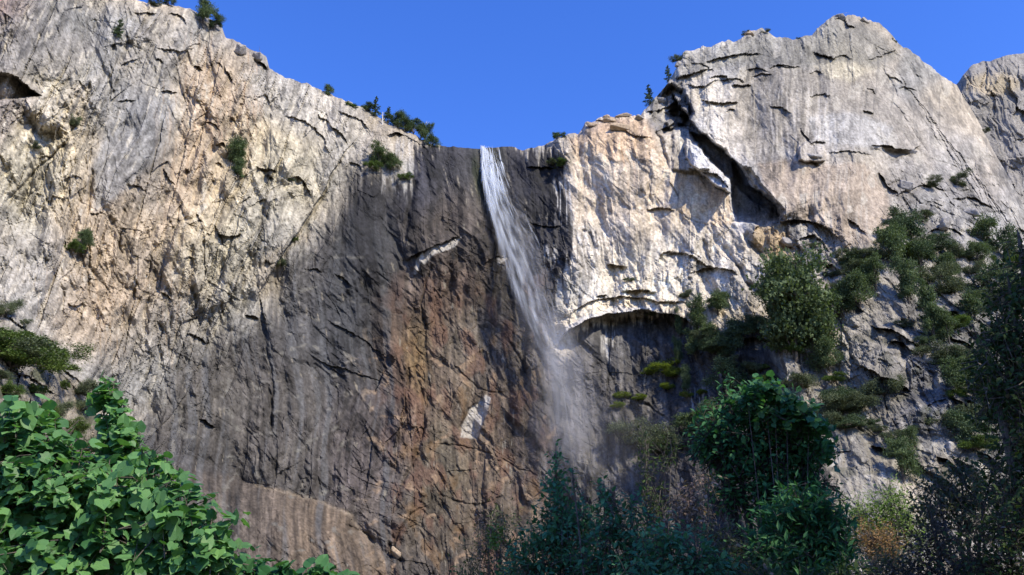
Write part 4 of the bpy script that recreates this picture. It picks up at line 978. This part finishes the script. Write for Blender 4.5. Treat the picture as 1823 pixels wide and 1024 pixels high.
for i, (x, y, w, h, l, g, r, m) in enumerate([
 (1056,222,34,14,'long tan block at the left end of the rim stack',GK,.05,M_BOULT),(1084,216,30,12,'tan block second from the left in the rim stack',GK,-.1,M_BOULT),(1080,203,16,9,'small tan block perched on top of the rim stack',GK,.1,M_BOULT),(1112,206,44,11,'flat tan slab in the middle of the rim stack',GK,.02,M_BOULT),(1104,226,50,16,'thick tan slab underlying the rim stack',GK,.04,M_BOULT),(1140,212,34,14,'block at the right end of the rim stack',GK,-.05,M_BOULD),
 (1176,178,24,16,'block wedged in the rim notch, lower',GK,.3,M_BOULD),(1206,116,24,16,'block at the head of the rim notch',GK,.1,M_BOULD),(1336,60,26,12,'block on the knob left of the summit',GK,0,M_BOULT),(1496,32,26,16,'summit block, top of the right hand peak',GK,.2,M_BOULD),(1540,38,30,12,'block just right of the summit block',GK,.1,M_BOULD),
 (458,102,38,20,'jutting block on the left rim above the black gap',GK,.35,M_BOULD),(428,92,26,26,'upright block on the left rim beside the jutting one',GK,.2,M_BOULD),
 (1448,275,36,22,'square block hanging in the middle of the right wall',GL,.05,M_BOULD),(1612,332,30,24,'pale block at the upper left of the broken ground',GL,.5,M_BOULD),(1645,372,34,22,'block in the middle of the broken ground',GL,.2,M_BOULD),(1680,400,30,26,'rounded block right of the middle of the broken ground',GL,-.2,M_BOULD),(1700,440,44,30,'large block below the grey shoulder',GL,.3,M_BOULD),(1730,380,38,18,'slab on the grey shoulder',GL,.35,M_BOULD),(1652,430,26,18,'small block in the tree belt gap',GL,.2,M_BOULD),(1745,420,28,20,'block at the right of the large one',GL,.1,M_BOULD),
 (1620,270,30,14,'slab hanging under the far right roof',GL,.5,M_BOULD),(1404,430,30,20,'block at the foot of the dark corner',GL,.3,M_BOULD),(1460,460,28,24,'block above the tallest slope tree',GL,-.3,M_BOULD),(704,984,26,14,'pale block at the foot of the tan apron',GL,.7,M_BOULT),(1655,640,30,24,'block at the head of the dark gully',GL,.2,M_BOULD),(1700,800,34,26,'block low in the dark gully',GL,.1,M_BOULD)]):
    boulder(x, y, w, h, min(w, h) * 1.2, 40 + i, l, g, r, m)

# ------------------------------------------------------------------ the waterfall
def fall_pt(px, py, off):
    p = surf(px, py)
    return p * (1 - off / p.y)
PATH = [(258, 865, 12, 1.0, -.6), (266, 866, 12, 1.0, .8), (285, 867, 13, 1.0, 2), (320, 873, 16, .78, 4), (360, 883, 19, .52, 6), (400, 896, 22, .36, 8), (440, 910, 25, .26, 9), (480, 924, 27, .19, 10), (520, 938, 27, .15, 10), (560, 952, 25, .13, 11), (600, 968, 20, .11, 11), (640, 986, 20, .12, 12), (690, 1002, 22, .13, 12), (740, 1010, 26, .06, 12), (800, 1018, 32, .02, 12), (850, 1028, 38, .01, 12)]
PA = np.array(PATH, float)
yy_ = np.linspace(262, 850, 60)
CEN = []
base_depth = np.array([surf(np.interp(y, PA[:, 0], PA[:, 1]), y).y for y in yy_])
base_depth = np.convolve(np.pad(base_depth, 4, 'edge'), np.ones(9) / 9, 'valid')
def path_at(py, lat, off):
    """world points of the fall at photo height py, lat half-widths aside"""
    cx = np.interp(py, PA[:, 0], PA[:, 1]) + lat * np.interp(py, PA[:, 0], PA[:, 2])
    Yd = np.interp(py, yy_, base_depth) - np.interp(py, PA[:, 0], PA[:, 4]) - off
    x, z = ray(cx, py)
    return np.stack([x * Yd, Yd, z * Yd], -1)
M_WATER = bpy.data.materials.new('falling_water'); M_WATER.use_nodes = True
nt = M_WATER.node_tree; N = nt.nodes; L = nt.links; N.clear()
o_ = N.new('ShaderNodeOutputMaterial'); d_ = N.new('ShaderNodeBsdfDiffuse'); d_.inputs['Color'].default_value = (.84, .89, .96, 1)
tl = N.new('ShaderNodeBsdfTranslucent'); tl.inputs['Color'].default_value = (.88, .90, .93, 1)
m1 = N.new('ShaderNodeMixShader'); m1.inputs[0].default_value = .5; tp = N.new('ShaderNodeBsdfTransparent'); m2 = N.new('ShaderNodeMixShader')
at_ = N.new('ShaderNodeAttribute'); at_.attribute_name = 'veil'
L.new(d_.outputs[0], m1.inputs[1]); L.new(tl.outputs[0], m1.inputs[2]); L.new(tp.outputs[0], m2.inputs[1]); L.new(m1.outputs[0], m2.inputs[2]); L.new(at_.outputs['Fac'], m2.inputs[0]); L.new(m2.outputs[0], o_.inputs['Surface'])
fall = empty('waterfall', surf(866, 262)); tag(fall, 'tall white waterfall drifting right as it drops down the dark cliff', 'waterfall')
rng = np.random.default_rng(5)
def strands(name, n, y0, y1, lmin, lmax, w, dens, spread, latpow=1.0, bias=0.0):
    seed_ = len(name)
    VV, QQ, AA, off = [], [], [], 0
    for i in range(n):
        a = y0 + (y1 - y0) * rng.random() ** latpow; l = rng.uniform(lmin, lmax); b = min(a + l, 850)
        k = 9; ys = np.linspace(a, b, k)
        lat = np.clip(bias - .75 + rng.exponential(spread) + rng.normal(0, .08), -1.2, 2.1) + np.linspace(0, rng.normal(.05, .16), k) + .03 * np.sin(np.linspace(0, rng.uniform(2, 7), k))
        pt = path_at(ys, lat, rng.normal(0, 1.6))
        r = w * rng.uniform(.4, 1.8) * np.sin(np.linspace(.12, math.pi - .05, k)) ** .6
        v, q = tubes([(pt, r)], 3)
        VV.append(v); QQ.append(q + off); off += len(v)
        pulse = fbm(np.full(k, 1.0) * lat * 3.6 + ys / 120, ys / 46 + seed_, 3, 2); de = np.interp(ys, PA[:, 0], PA[:, 3]) * dens * rng.uniform(.4, 1.4) * np.clip(np.interp(ys, [262, 330, 420], [1, .8, .55]) + 1.1 * pulse, .06, 1.6) * np.sin(np.linspace(.15, math.pi - .15, k)) ** .8
        AA.append(np.repeat(de, 3))
    me = mesh_np(name, np.concatenate(VV) - np.array(fall.location), np.concatenate(QQ), smooth=True)
    a = me.attributes.new('veil', 'FLOAT', 'POINT'); a.data.foreach_set('value', np.clip(np.concatenate(AA), 0, .9).astype(np.float32))
    o = link(name, me, M_WATER, fall); return o
strands('falling_jet', 520, 258, 330, 16, 60, .34, .62, .42, 1.3, 0.0)['kind'] = 'stuff'
strands('falling_strand', 2400, 266, 600, 14, 52, .30, .33, .60, 1.1, 0.0)['kind'] = 'stuff'
strands('drifting_spray', 800, 330, 780, 40, 110, .8, .15, .6, 1.0, .1)['kind'] = 'stuff'
def mist(name, ctr, rad, dens, rot=(0, 0, 0)):
    import bmesh
    bm = bmesh.new(); bmesh.ops.create_icosphere(bm, subdivisions=4, radius=1.0)
    for v in bm.verts:
        n = 1 + .22 * float(fbm(np.array([v.co.x * 1.7 + ctr[0]]), np.array([v.co.z * 1.7 + v.co.y]), 3, 1)[0])
        v.co = Vector((v.co.x * rad[0] * n, v.co.y * rad[1] * n, v.co.z * rad[2] * n))
    me = bpy.data.meshes.new(name); bm.to_mesh(me); bm.free()
    m = bpy.data.materials.new(name + '_air'); m.use_nodes = True; N = m.node_tree.nodes; N.clear()
    o = N.new('ShaderNodeOutputMaterial'); v = N.new('ShaderNodeVolumePrincipled'); v.inputs['Color'].default_value = (.95, .96, 1, 1); v.inputs['Density'].default_value = dens; v.inputs['Anisotropy'].default_value = .2
    m.node_tree.links.new(v.outputs[0], o.inputs['Volume'])
    ob = link(name, me, m, fall, Vector(ctr) - fall.location); ob.rotation_euler = rot; ob['kind'] = 'stuff'
def mpt(px, py, off):
    return Vector(path_at(np.array([py]), 0, off)[0].tolist()) + Vector(((px - np.interp(py, PA[:, 0], PA[:, 1])) * .28, 0, 0))
for (x, y, rx, ry, k, ro) in [(932, 470, 12, 44, .007, .28), (965, 590, 12, 34, .006, .25), (1006, 690, 11, 42, .017, .13), (1010, 715, 18, 50, .005, .1), (1060, 790, 34, 24, .004, 0)]:
    mist('mist', mpt(x, y, 8), (rx, 7, ry), k, (0, -ro, 0))

# ------------------------------------------------------------------ foreground plants
def px2m(d):           # metres per photo pixel at a distance d along Y (about, mid frame)
    return d / F_PX * 1.07
def fg_plant(name, cat, label, foot_px, dist, blobs, n_twigs, leaves_per, kind, size, mats, seed, group=None, trunk=(.04, .012), twig_len=(.25, .55), singles=0, droop=.25, spread=.55, depth=None, upright=.5, bare=0, stem_mat=None, outward=.6, bare_len=.5):
    """shrub or sapling: woody stems fanning out to twigs, leaves set along each twig.
    blobs: (px, py, rx, ry) in photo pixels, the outline of the foliage at that distance"""
    rng = np.random.default_rng(seed)
    s = px2m(dist)
    foot = at(foot_px, 1024, dist); foot.z = float(ground_z(foot.x, foot.y)) - .02
    root = empty(name, foot); tag(root, label, cat, group)
    f0 = np.array(foot)
    B = np.array([(b[0], b[1], b[2], b[3]) for b in blobs], float)
    area = B[:, 2] * B[:, 3]; pick = rng.choice(len(B), n_twigs, p=area / area.sum())
    C = np.array([np.array(at(b[0], b[1], dist)) for b in B]) - f0
    R = np.stack([B[:, 2] * s, (B[:, 2] * .9 * s if depth is None else np.full(len(B), depth)), B[:, 3] * s], 1)
    v = unit(rng.normal(0, 1, (n_twigs, 3))); r = rng.random(n_twigs) ** .45
    tip = C[pick] + v * R[pick] * r[:, None]
    d = unit(v * outward + np.array([0, 0, upright]) + rng.normal(0, .35, (n_twigs, 3)))
    L = rng.uniform(*twig_len, n_twigs)
    base = tip - d * L[:, None]
    base[:, 2] = np.maximum(base[:, 2], .03)
    # main stems to each blob
    paths = []
    for c, rr in zip(C, R):
        mid = c * [.45, .45, .5] + rng.normal(0, .04, 3)
        paths.append(([np.zeros(3) + [rng.normal(0, .05), rng.normal(0, .05), -.05], mid, c, c + [0, 0, rr[2] * .6]], [trunk[0], trunk[0] * .7, trunk[0] * .4, trunk[1] * .4]))
    V_, Q_ = tubes(paths, 6)
    link('stem', mesh_np('stem', V_, Q_, smooth=True), stem_mat or M_BARK, root)
    tw = []
    for i in range(n_twigs):
        q = C[pick[i]]; k = rng.uniform(.2, .6)
        tw.append(([q + (base[i] - q) * k, base[i], base[i] * .45 + tip[i] * .55 + [0, 0, .02], tip[i]], [trunk[1] * .7, trunk[1] * .5, trunk[1] * .35, .0012]))
    for i in range(bare):
        j = rng.integers(n_twigs); e = tip[j] + d[j] * rng.uniform(.3, 1) * bare_len + rng.normal(0, .08, 3)
        tw.append(([base[j], tip[j], e], [trunk[1] * .5, trunk[1] * .35, .001]))
    V_, Q_ = tubes(tw, 4)
    o = link('twigs', mesh_np('twigs', V_, Q_), stem_mat or M_BARK, root); o['kind'] = 'stuff'
    # leaves
    n = n_twigs * leaves_per
    ti = np.repeat(np.arange(n_twigs), leaves_per); t = np.tile(np.linspace(.12, 1.0, leaves_per), n_twigs) + rng.normal(0, .04, n)
    side = np.tile(np.where(np.arange(leaves_per) % 2 == 0, 1, -1), n_twigs)
    P = base[ti] + d[ti] * (L[ti] * t)[:, None]
    ax = unit(np.cross(d[ti], rng.normal(0, 1, (n_twigs, 3))[ti]))
    roll = rng.normal(0, .8, n); ax = unit(ax * np.cos(roll)[:, None] + np.cross(d[ti], ax) * np.sin(roll)[:, None])
    Dr = unit(d[ti] * (1 - spread) + ax * side[:, None] * spread + [0, 0, -droop] + rng.normal(0, .15, (n, 3)))
    Nn = unit(np.array([0, -.35, 1.0]) + v[ti] * .5 + rng.normal(0, .38, (n, 3)))
    S = size * rng.uniform(.45, 1.3, n)
    P = P + Dr * (.25 * S)[:, None]
    tone = np.clip(.45 + .28 * fbm(P[:, 0] * 1.5 + seed, P[:, 2] * 1.5, 2, 1) + rng.normal(0, .2, n), 0, .93)
    odd = rng.random(n) < .025; tone = np.where(odd, 1.0, tone)
    if singles:
        # the leaves that show largest: nearest to the viewer, on the outside
        key = P[:, 1] - .25 * np.einsum('ij,ij->i', v[ti], np.tile([0, -.6, .6], (n, 1))) - .6 * S + rng.random(n) * .25
        vis = (P[:, 2] + foot.z) / (P[:, 1] + foot.y)
        key = key + np.where((P[:, 0] + foot.x) / (P[:, 1] + foot.y) < -.62, 9, 0) + np.where(vis < .05, 9, 0)
        order = np.argsort(key); one, rest = order[:singles], order[singles:]
        T, F_ = LEAF[kind]
        me = mesh_np('leaf', T, T=np.array(F_)); me.materials.append(mats[1])
        for i in one:
            y_ = Dr[i]; x_ = unit(np.cross(y_, Nn[i])); z_ = np.cross(x_, y_)
            o = bpy.data.objects.new('leaf', me); COL.objects.link(o); o.parent = root
            M = Matrix(((x_[0], y_[0], z_[0], 0), (x_[1], y_[1], z_[1], 0), (x_[2], y_[2], z_[2], 0), (0, 0, 0, 1)))
            o.matrix_local = Matrix.Translation(P[i].tolist()) @ M @ Matrix.Scale(float(S[i]), 4)
    else:
        rest = np.arange(n)
    o = leaf_object('foliage', kind, P[rest], Dr[rest], Nn[rest], S[rest], mats[0], root, rng, tone[rest]); o['kind'] = 'stuff'
    return root

def mats2(name, a, b, trans, rough=.45, spec=.4, odd=None):
    return (leaf_mat(name, a, b, trans, rough, spec, 'attr', odd), leaf_mat(name + '_single', a, b, trans, rough, spec, 'object', odd))
V_BRIGHT = mats2('grape_leaf', (.040, .125, .042), (.165, .330, .105), .36, .5, .35)
V_VINE2 = mats2('shaded_grape_leaf', (.024, .085, .034), (.085, .215, .075), .36, .5, .3)
V_DARK = mats2('shaded_vine_leaf', (.024, .100, .036), (.080, .200, .065), .30, .6, .2)
V_SAP = mats2('blue_green_leaf', (.030, .115, .055), (.100, .235, .105), .30, .6, .2)
V_OLIVE = mats2('olive_leaf', (.045, .058, .025), (.125, .140, .055), .28, .6, .25, (.30, .22, .12))
V_LIME = mats2('lime_leaf', (.08, .14, .02), (.20, .28, .06), .35, .5, .3)
V_RUST = mats2('rust_leaf', (.16, .10, .045), (.36, .22, .10), .3, .7, .15)
V_PINK = mats2('withered_leaf', (.16, .10, .07), (.42, .30, .23), .3, .75, .15)
V_DIM = mats2('dull_green_leaf', (.026, .052, .018), (.075, .110, .038), .25, .7, .1, (.2, .16, .12))
V_BRN = mats2('brown_green_leaf', (.035, .028, .018), (.100, .070, .050), .25, .7, .2, (.25, .19, .15))

fg_plant('grape_vine', 'vine', 'bright green vine mound with broad leaves filling the lower left corner', 170, 7.2,
  [(35,800,60,95),(82,805,48,62),(30,900,90,110),(130,870,90,80),(200,900,90,80),(270,870,56,60),(315,910,70,60),(375,940,56,52),(120,970,130,80),(250,980,120,70),(360,990,76,60),(150,1040,180,60),(50,745,38,40),(340,1040,90,50),(-30,850,60,150),(250,830,26,34),(190,850,34,50)],
  1000, 8, 'grape', .098, V_BRIGHT, 21, singles=300, trunk=(.022, .008), twig_len=(.15, .42), depth=.5, upright=.35, droop=.35)
fg_plant('vine_spire', 'vine', 'upright leafy spire rising above the lower left vine mound', 215, 7.9,
  [(200,700,16,36),(206,738,28,34),(205,800,40,36),(228,790,26,44),(222,832,40,36),(187,690,10,24),(215,870,46,50)],
  150, 7, 'grape', .098, V_BRIGHT, 22, singles=150, trunk=(.02, .007), twig_len=(.12, .3), depth=.2, upright=.6, droop=.3)
fg_plant('low_vine', 'vine', 'low dark green leaves along the bottom edge right of the vine mound', 540, 8.5,
  [(470,1020,50,22),(530,1020,44,18),(575,1026,30,24),(600,1040,40,20),(440,1005,30,30)], 70, 6, 'grape', .10, V_DARK, 23, singles=0, trunk=(.012, .005), twig_len=(.1, .3), depth=.25)
fg_plant('sapling', 'sapling', 'tall blue green sapling with pointed top in front of the falls base', 1000, 12.0,
  [(990,812,14,34),(988,850,28,34),(1000,900,48,46),(980,940,56,50),(1010,980,70,60),(950,1000,66,50),(1040,930,34,50),(1000,1050,100,50)],
  520, 9, 'oval', .085, V_SAP, 24, trunk=(.03, .008), twig_len=(.2, .45), depth=.45, upright=.8, droop=.1, singles=0)
fg_plant('sapling', 'sapling', 'blue green sapling just right of the pointed one, broad leaves low down', 1075, 11.2,
  [(1075,880,26,36),(1085,930,46,46),(1070,985,60,50),(1110,1010,60,44),(1125,905,36,34),(1135,960,40,40),(1060,1045,80,40),(1020,850,10,24)], 340, 8, 'oval', .085, V_SAP, 25, trunk=(.026, .008), twig_len=(.2, .42), depth=.45, upright=.7)
fg_plant('thin_sapling', 'sapling', 'slender dark sapling with sparse upright twigs left of the vine covered tree', 1150, 13.0,
  [(1150,790,18,44),(1150,840,32,44),(1160,900,44,50),(1150,960,50,50),(1195,800,26,30)], 150, 8, 'blade', .085, V_DIM, 26, trunk=(.022, .006), twig_len=(.2, .5), depth=.4, upright=1.0, bare=26)
fg_plant('grey_shrub', 'shrub', 'open grey green shrub at the foot of the brown wall, bottom centre', 880, 13.0,
  [(895,910,34,40),(870,960,50,50),(920,960,40,44),(840,1000,44,40),(890,1010,60,40)], 170, 9, 'blade', .075, V_OLIVE, 27, trunk=(.02, .005), twig_len=(.25, .5), depth=.5, upright=.9, bare=30)
fg_plant('lime_sprig', 'shrub', 'small bright lime green sprig in the grey shrub at bottom centre', 884, 12.2,
  [(884,945,17,17),(880,965,10,14)], 22, 8, 'oval', .06, V_LIME, 28, trunk=(.008, .004), twig_len=(.1, .2), depth=.12)
fg_plant('pink_sprig', 'shrub', 'reddish seed sprig standing left of the lime green sprig', 858, 12.6,
  [(856,925,12,26),(852,960,14,24)], 22, 9, 'blade', .05, V_PINK, 29, trunk=(.008, .003), twig_len=(.15, .35), depth=.12, upright=1.4)
fg_plant('dying_shrub', 'shrub', 'shrub with pale pinkish withered leaves left of the vine covered tree', 1235, 11.5,
  [(1235,862,34,26),(1262,850,18,22),(1215,885,34,24),(1240,905,40,26),(1205,930,40,30)], 95, 8, 'oval', .060, V_PINK, 30, trunk=(.02, .006), twig_len=(.15, .4), depth=.4, bare=34, bare_len=.7)
fg_plant('shade_shrub', 'shrub', 'dark blue green shrub below the withered one at the bottom edge', 1190, 10.0,
  [(1190,960,60,40),(1150,1005,60,40),(1240,1000,70,44),(1180,1040,100,36)], 300, 8, 'oval', .085, V_SAP, 31, trunk=(.02, .007), twig_len=(.2, .4), depth=.4)
fg_plant('olive_shrub', 'shrub', 'olive brown leafy shrub between the withered shrub and the big dark tree', 1270, 10.6,
  [(1265,940,40,30),(1300,960,44,34),(1320,1000,60,36),(1260,985,30,26)], 120, 9, 'oval', .055, V_OLIVE, 32, trunk=(.016, .005), twig_len=(.15, .35), depth=.35, bare=30)
# the big dark tree, its crown draped with vine
fg_plant('vine_covered_tree', 'tree', 'big dark green tree with bright vine leaves on its crown, right of centre', 1360, 14.0,
  [(1350,735,70,52),(1295,715,44,46),(1270,770,44,54),(1400,770,66,50),(1340,800,90,56),(1290,810,56,50),(1430,810,50,50),(1370,860,80,46),(1440,860,44,50),(1300,870,50,34),(1400,910,80,36),(1265,780,34,44)],
  900, 9, 'oval', .11, V_DARK, 33, trunk=(.09, .014), twig_len=(.3, .7), depth=.9, upright=.35, bare=10, stem_mat=M_BARKD)
fg_plant('crown_vine', 'vine', 'vine with broad fresh green leaves draped over the dark tree crown', 1385, 13.3,
  [(1360,690,40,22),(1330,705,30,22),(1400,712,44,24),(1440,742,34,26),(1380,735,50,24),(1462,790,16,34)],
  190, 7, 'grape', .105, V_VINE2, 34, trunk=(.016, .006), twig_len=(.15, .4), depth=.45, singles=200, droop=.3)
fg_plant('dark_conifer', 'tree', 'dark needled young tree filling the shade below the vine covered crown', 1420, 11.5,
  [(1420,900,70,40),(1470,940,50,50),(1400,960,80,44),(1350,1000,70,40),(1450,1010,80,44)], 460, 13, 'blade', .13, V_DARK, 35, trunk=(.03, .008), twig_len=(.3, .6), depth=.6, spread=.45, upright=.3)
fg_plant('sunny_bush', 'shrub', 'feathery green bush in half light at the foot of the pale slab', 1565, 22.0,
  [(1585,885,40,30),(1530,905,44,34),(1600,920,56,40),(1560,925,60,34),(1585,865,16,22),(1510,950,30,40),(1640,960,30,40)], 360, 12, 'blade', .12, V_LIME, 36, trunk=(.03, .008), twig_len=(.4, .8), depth=.8, upright=1.0)
fg_plant('rust_bush', 'shrub', 'rust brown withered patch in front of the feathery green bush', 1560, 20.0,
  [(1548,945,36,30),(1580,955,34,28),(1560,970,44,22)], 190, 12, 'blade', .09, V_RUST, 37, trunk=(.02, .006), twig_len=(.3, .6), depth=.5, upright=1.0)
fg_plant('green_tuft', 'shrub', 'low green tuft under the rust brown patch near the bottom edge', 1580, 17.0,
  [(1590,985,44,22),(1560,1000,40,22),(1620,1005,36,24),(1540,1020,60,20)], 140, 10, 'blade', .10, V_OLIVE, 38, trunk=(.014, .005), twig_len=(.2, .5), depth=.5, upright=1.0)
fg_plant('round_shrub', 'shrub', 'round topped leafy shrub in front of the dark gully, lower right', 1710, 15.0,
  [(1710,835,50,36),(1665,860,44,34),(1745,860,44,40),(1700,890,70,44),(1650,900,34,34),(1720,930,60,40)], 330, 9, 'oval', .085, V_OLIVE, 39, trunk=(.04, .008), twig_len=(.25, .55), depth=.8)
fg_plant('brown_shrub', 'shrub', 'dull brown leaved shrub at the bottom right of the green tuft', 1665, 12.0,
  [(1660,930,30,40),(1670,970,60,40),(1650,1010,70,34),(1720,1000,60,40),(1610,1030,50,24)], 260, 8, 'oval', .065, V_BRN, 40, trunk=(.02, .005), twig_len=(.2, .45), depth=.5, bare=50, bare_len=.5)
fg_plant('edge_tree', 'tree', 'dark tree with long leaf sprays along the right edge of the picture', 1850, 10.0,
  [(1830,470,34,60),(1800,520,50,60),(1780,590,50,56),(1810,660,70,70),(1775,700,50,60),(1820,780,70,70),(1850,600,60,120),(1760,640,30,40),(1820,870,80,70),(1860,900,90,110),(1815,425,12,34)],
  900, 9, 'oval', .085, V_DIM, 41, trunk=(.06, .01), twig_len=(.3, .6), depth=.7, upright=.5, bare=16)
fg_plant('shadow_thicket', 'thicket', 'nearly black leafless thicket filling the bottom right corner', 1790, 9.0,
  [(1790,930,80,60),(1740,980,70,50),(1830,1000,80,60),(1780,1030,110,50)], 300, 8, 'oval', .06, V_DIM, 42, trunk=(.02, .006), twig_len=(.25, .6), depth=.6, bare=160, bare_len=.8, stem_mat=M_BARKD)
fg_plant('bottom_shrub', 'shrub', 'dark shrub along the bottom edge left of the pointed sapling', 800, 11.0,
  [(830,1035,60,26),(900,1035,60,30),(770,1040,30,14)], 100, 8, 'oval', .06, V_DIM, 43, trunk=(.014, .005), twig_len=(.15, .4), depth=.4)
fg_plant('bottom_shrub', 'shrub', 'dark shrub along the bottom edge under the big dark tree', 1400, 10.0,
  [(1340,1030,80,30),(1440,1035,90,34),(1510,1030,50,34)], 200, 9, 'oval', .08, V_DIM, 44, trunk=(.016, .006), twig_len=(.2, .4), depth=.4)
# a bare curved stem that stands before the lower right thicket
r_ = empty('bare_stem', at(1730, 1024, 11.0)); r_.location.z = float(ground_z(r_.location.x, 11.0)); tag(r_, 'thin bare curved stem rising before the lower right thicket', 'stem')
q = [np.array(at(x, y, 11.0)) - np.array(r_.location) for x, y in ((1740, 1000), (1752, 900), (1768, 830), (1790, 780), (1800, 740))]
V_, Q_ = tubes([([np.array([0, 0, -.05])] + q, [.022, .02, .017, .014, .010, .005]), ([q[2], q[2] + [.12, 0, .18], q[2] + [.2, .05, .42]], [.01, .007, .003]), ([q[1], q[1] + [-.18, 0, .2], q[1] + [-.28, 0, .45]], [.012, .008, .003])], 6)
link('branch', mesh_np('branch', V_, Q_, smooth=True), M_BARKD, r_)

# tall trees of the wood standing out of frame on the right; their crowns shade the right-hand plants
def wood_tree(x, y, h, crown_r, seed, label):
    rng = np.random.default_rng(seed)
    z0 = float(ground_z(x, y)); root = empty('forest_tree', (x, y, z0)); tag(root, label, 'tree', 'tall trees outside the right of the view')
    lean = rng.normal(0, .02, 2)
    paths = [([(0, 0, -.2), (lean[0] * h, lean[1] * h, h * .5), (lean[0] * 2 * h, 0, h)], [.30, .20, .04])]
    P, Dd = [], []
    for i in range(70):
        t = rng.uniform(.10, 1); a = rng.uniform(0, 6.28); L = crown_r * rng.uniform(.5, 1) * (1.25 - t) ** .6
        p0 = np.array([0, 0, t * h]); p1 = p0 + np.array([math.cos(a) * L, math.sin(a) * L, rng.uniform(-.1, .4) * L])
        paths.append(([p0, (p0 + p1) / 2, p1], [.06, .035, .01]))
        n = 120
        P.append(p0 + (p1 - p0) * (rng.random((n, 1)) ** .6) + rng.normal(0, .34, (n, 3))); Dd.append((p1 - p0) / L + rng.normal(0, .6, (n, 3)))
    P = np.concatenate(P); Dd = np.concatenate(Dd)
    V_, Q_ = tubes(paths, 6); link('trunk', mesh_np('trunk', V_, Q_), M_BARK, root)
    leaf_object('crown', 'oval', P, Dd, rng.normal(0, 1, P.shape) + [0, 0, 1], rng.uniform(.16, .34, len(P)), V_DIM[0], root, rng)['kind'] = 'stuff'
for i, (x, y, h, r, l) in enumerate([(8.6, 3.2, 15, 3.3, 'forest tree out of view, closest to the camera on the right'), (12.5, 5.0, 15, 3.6, 'forest tree out of view, nearest on the right'), (15.5, 7.5, 17, 4.0, 'forest tree out of view, second on the right'), (9.5, -2.5, 13, 3.2, 'forest tree out of view, behind the camera on the right'), (17, 2, 20, 4.4, 'forest tree out of view, tall one set back')]):
    wood_tree(x, y, h, r, 90 + i, l)
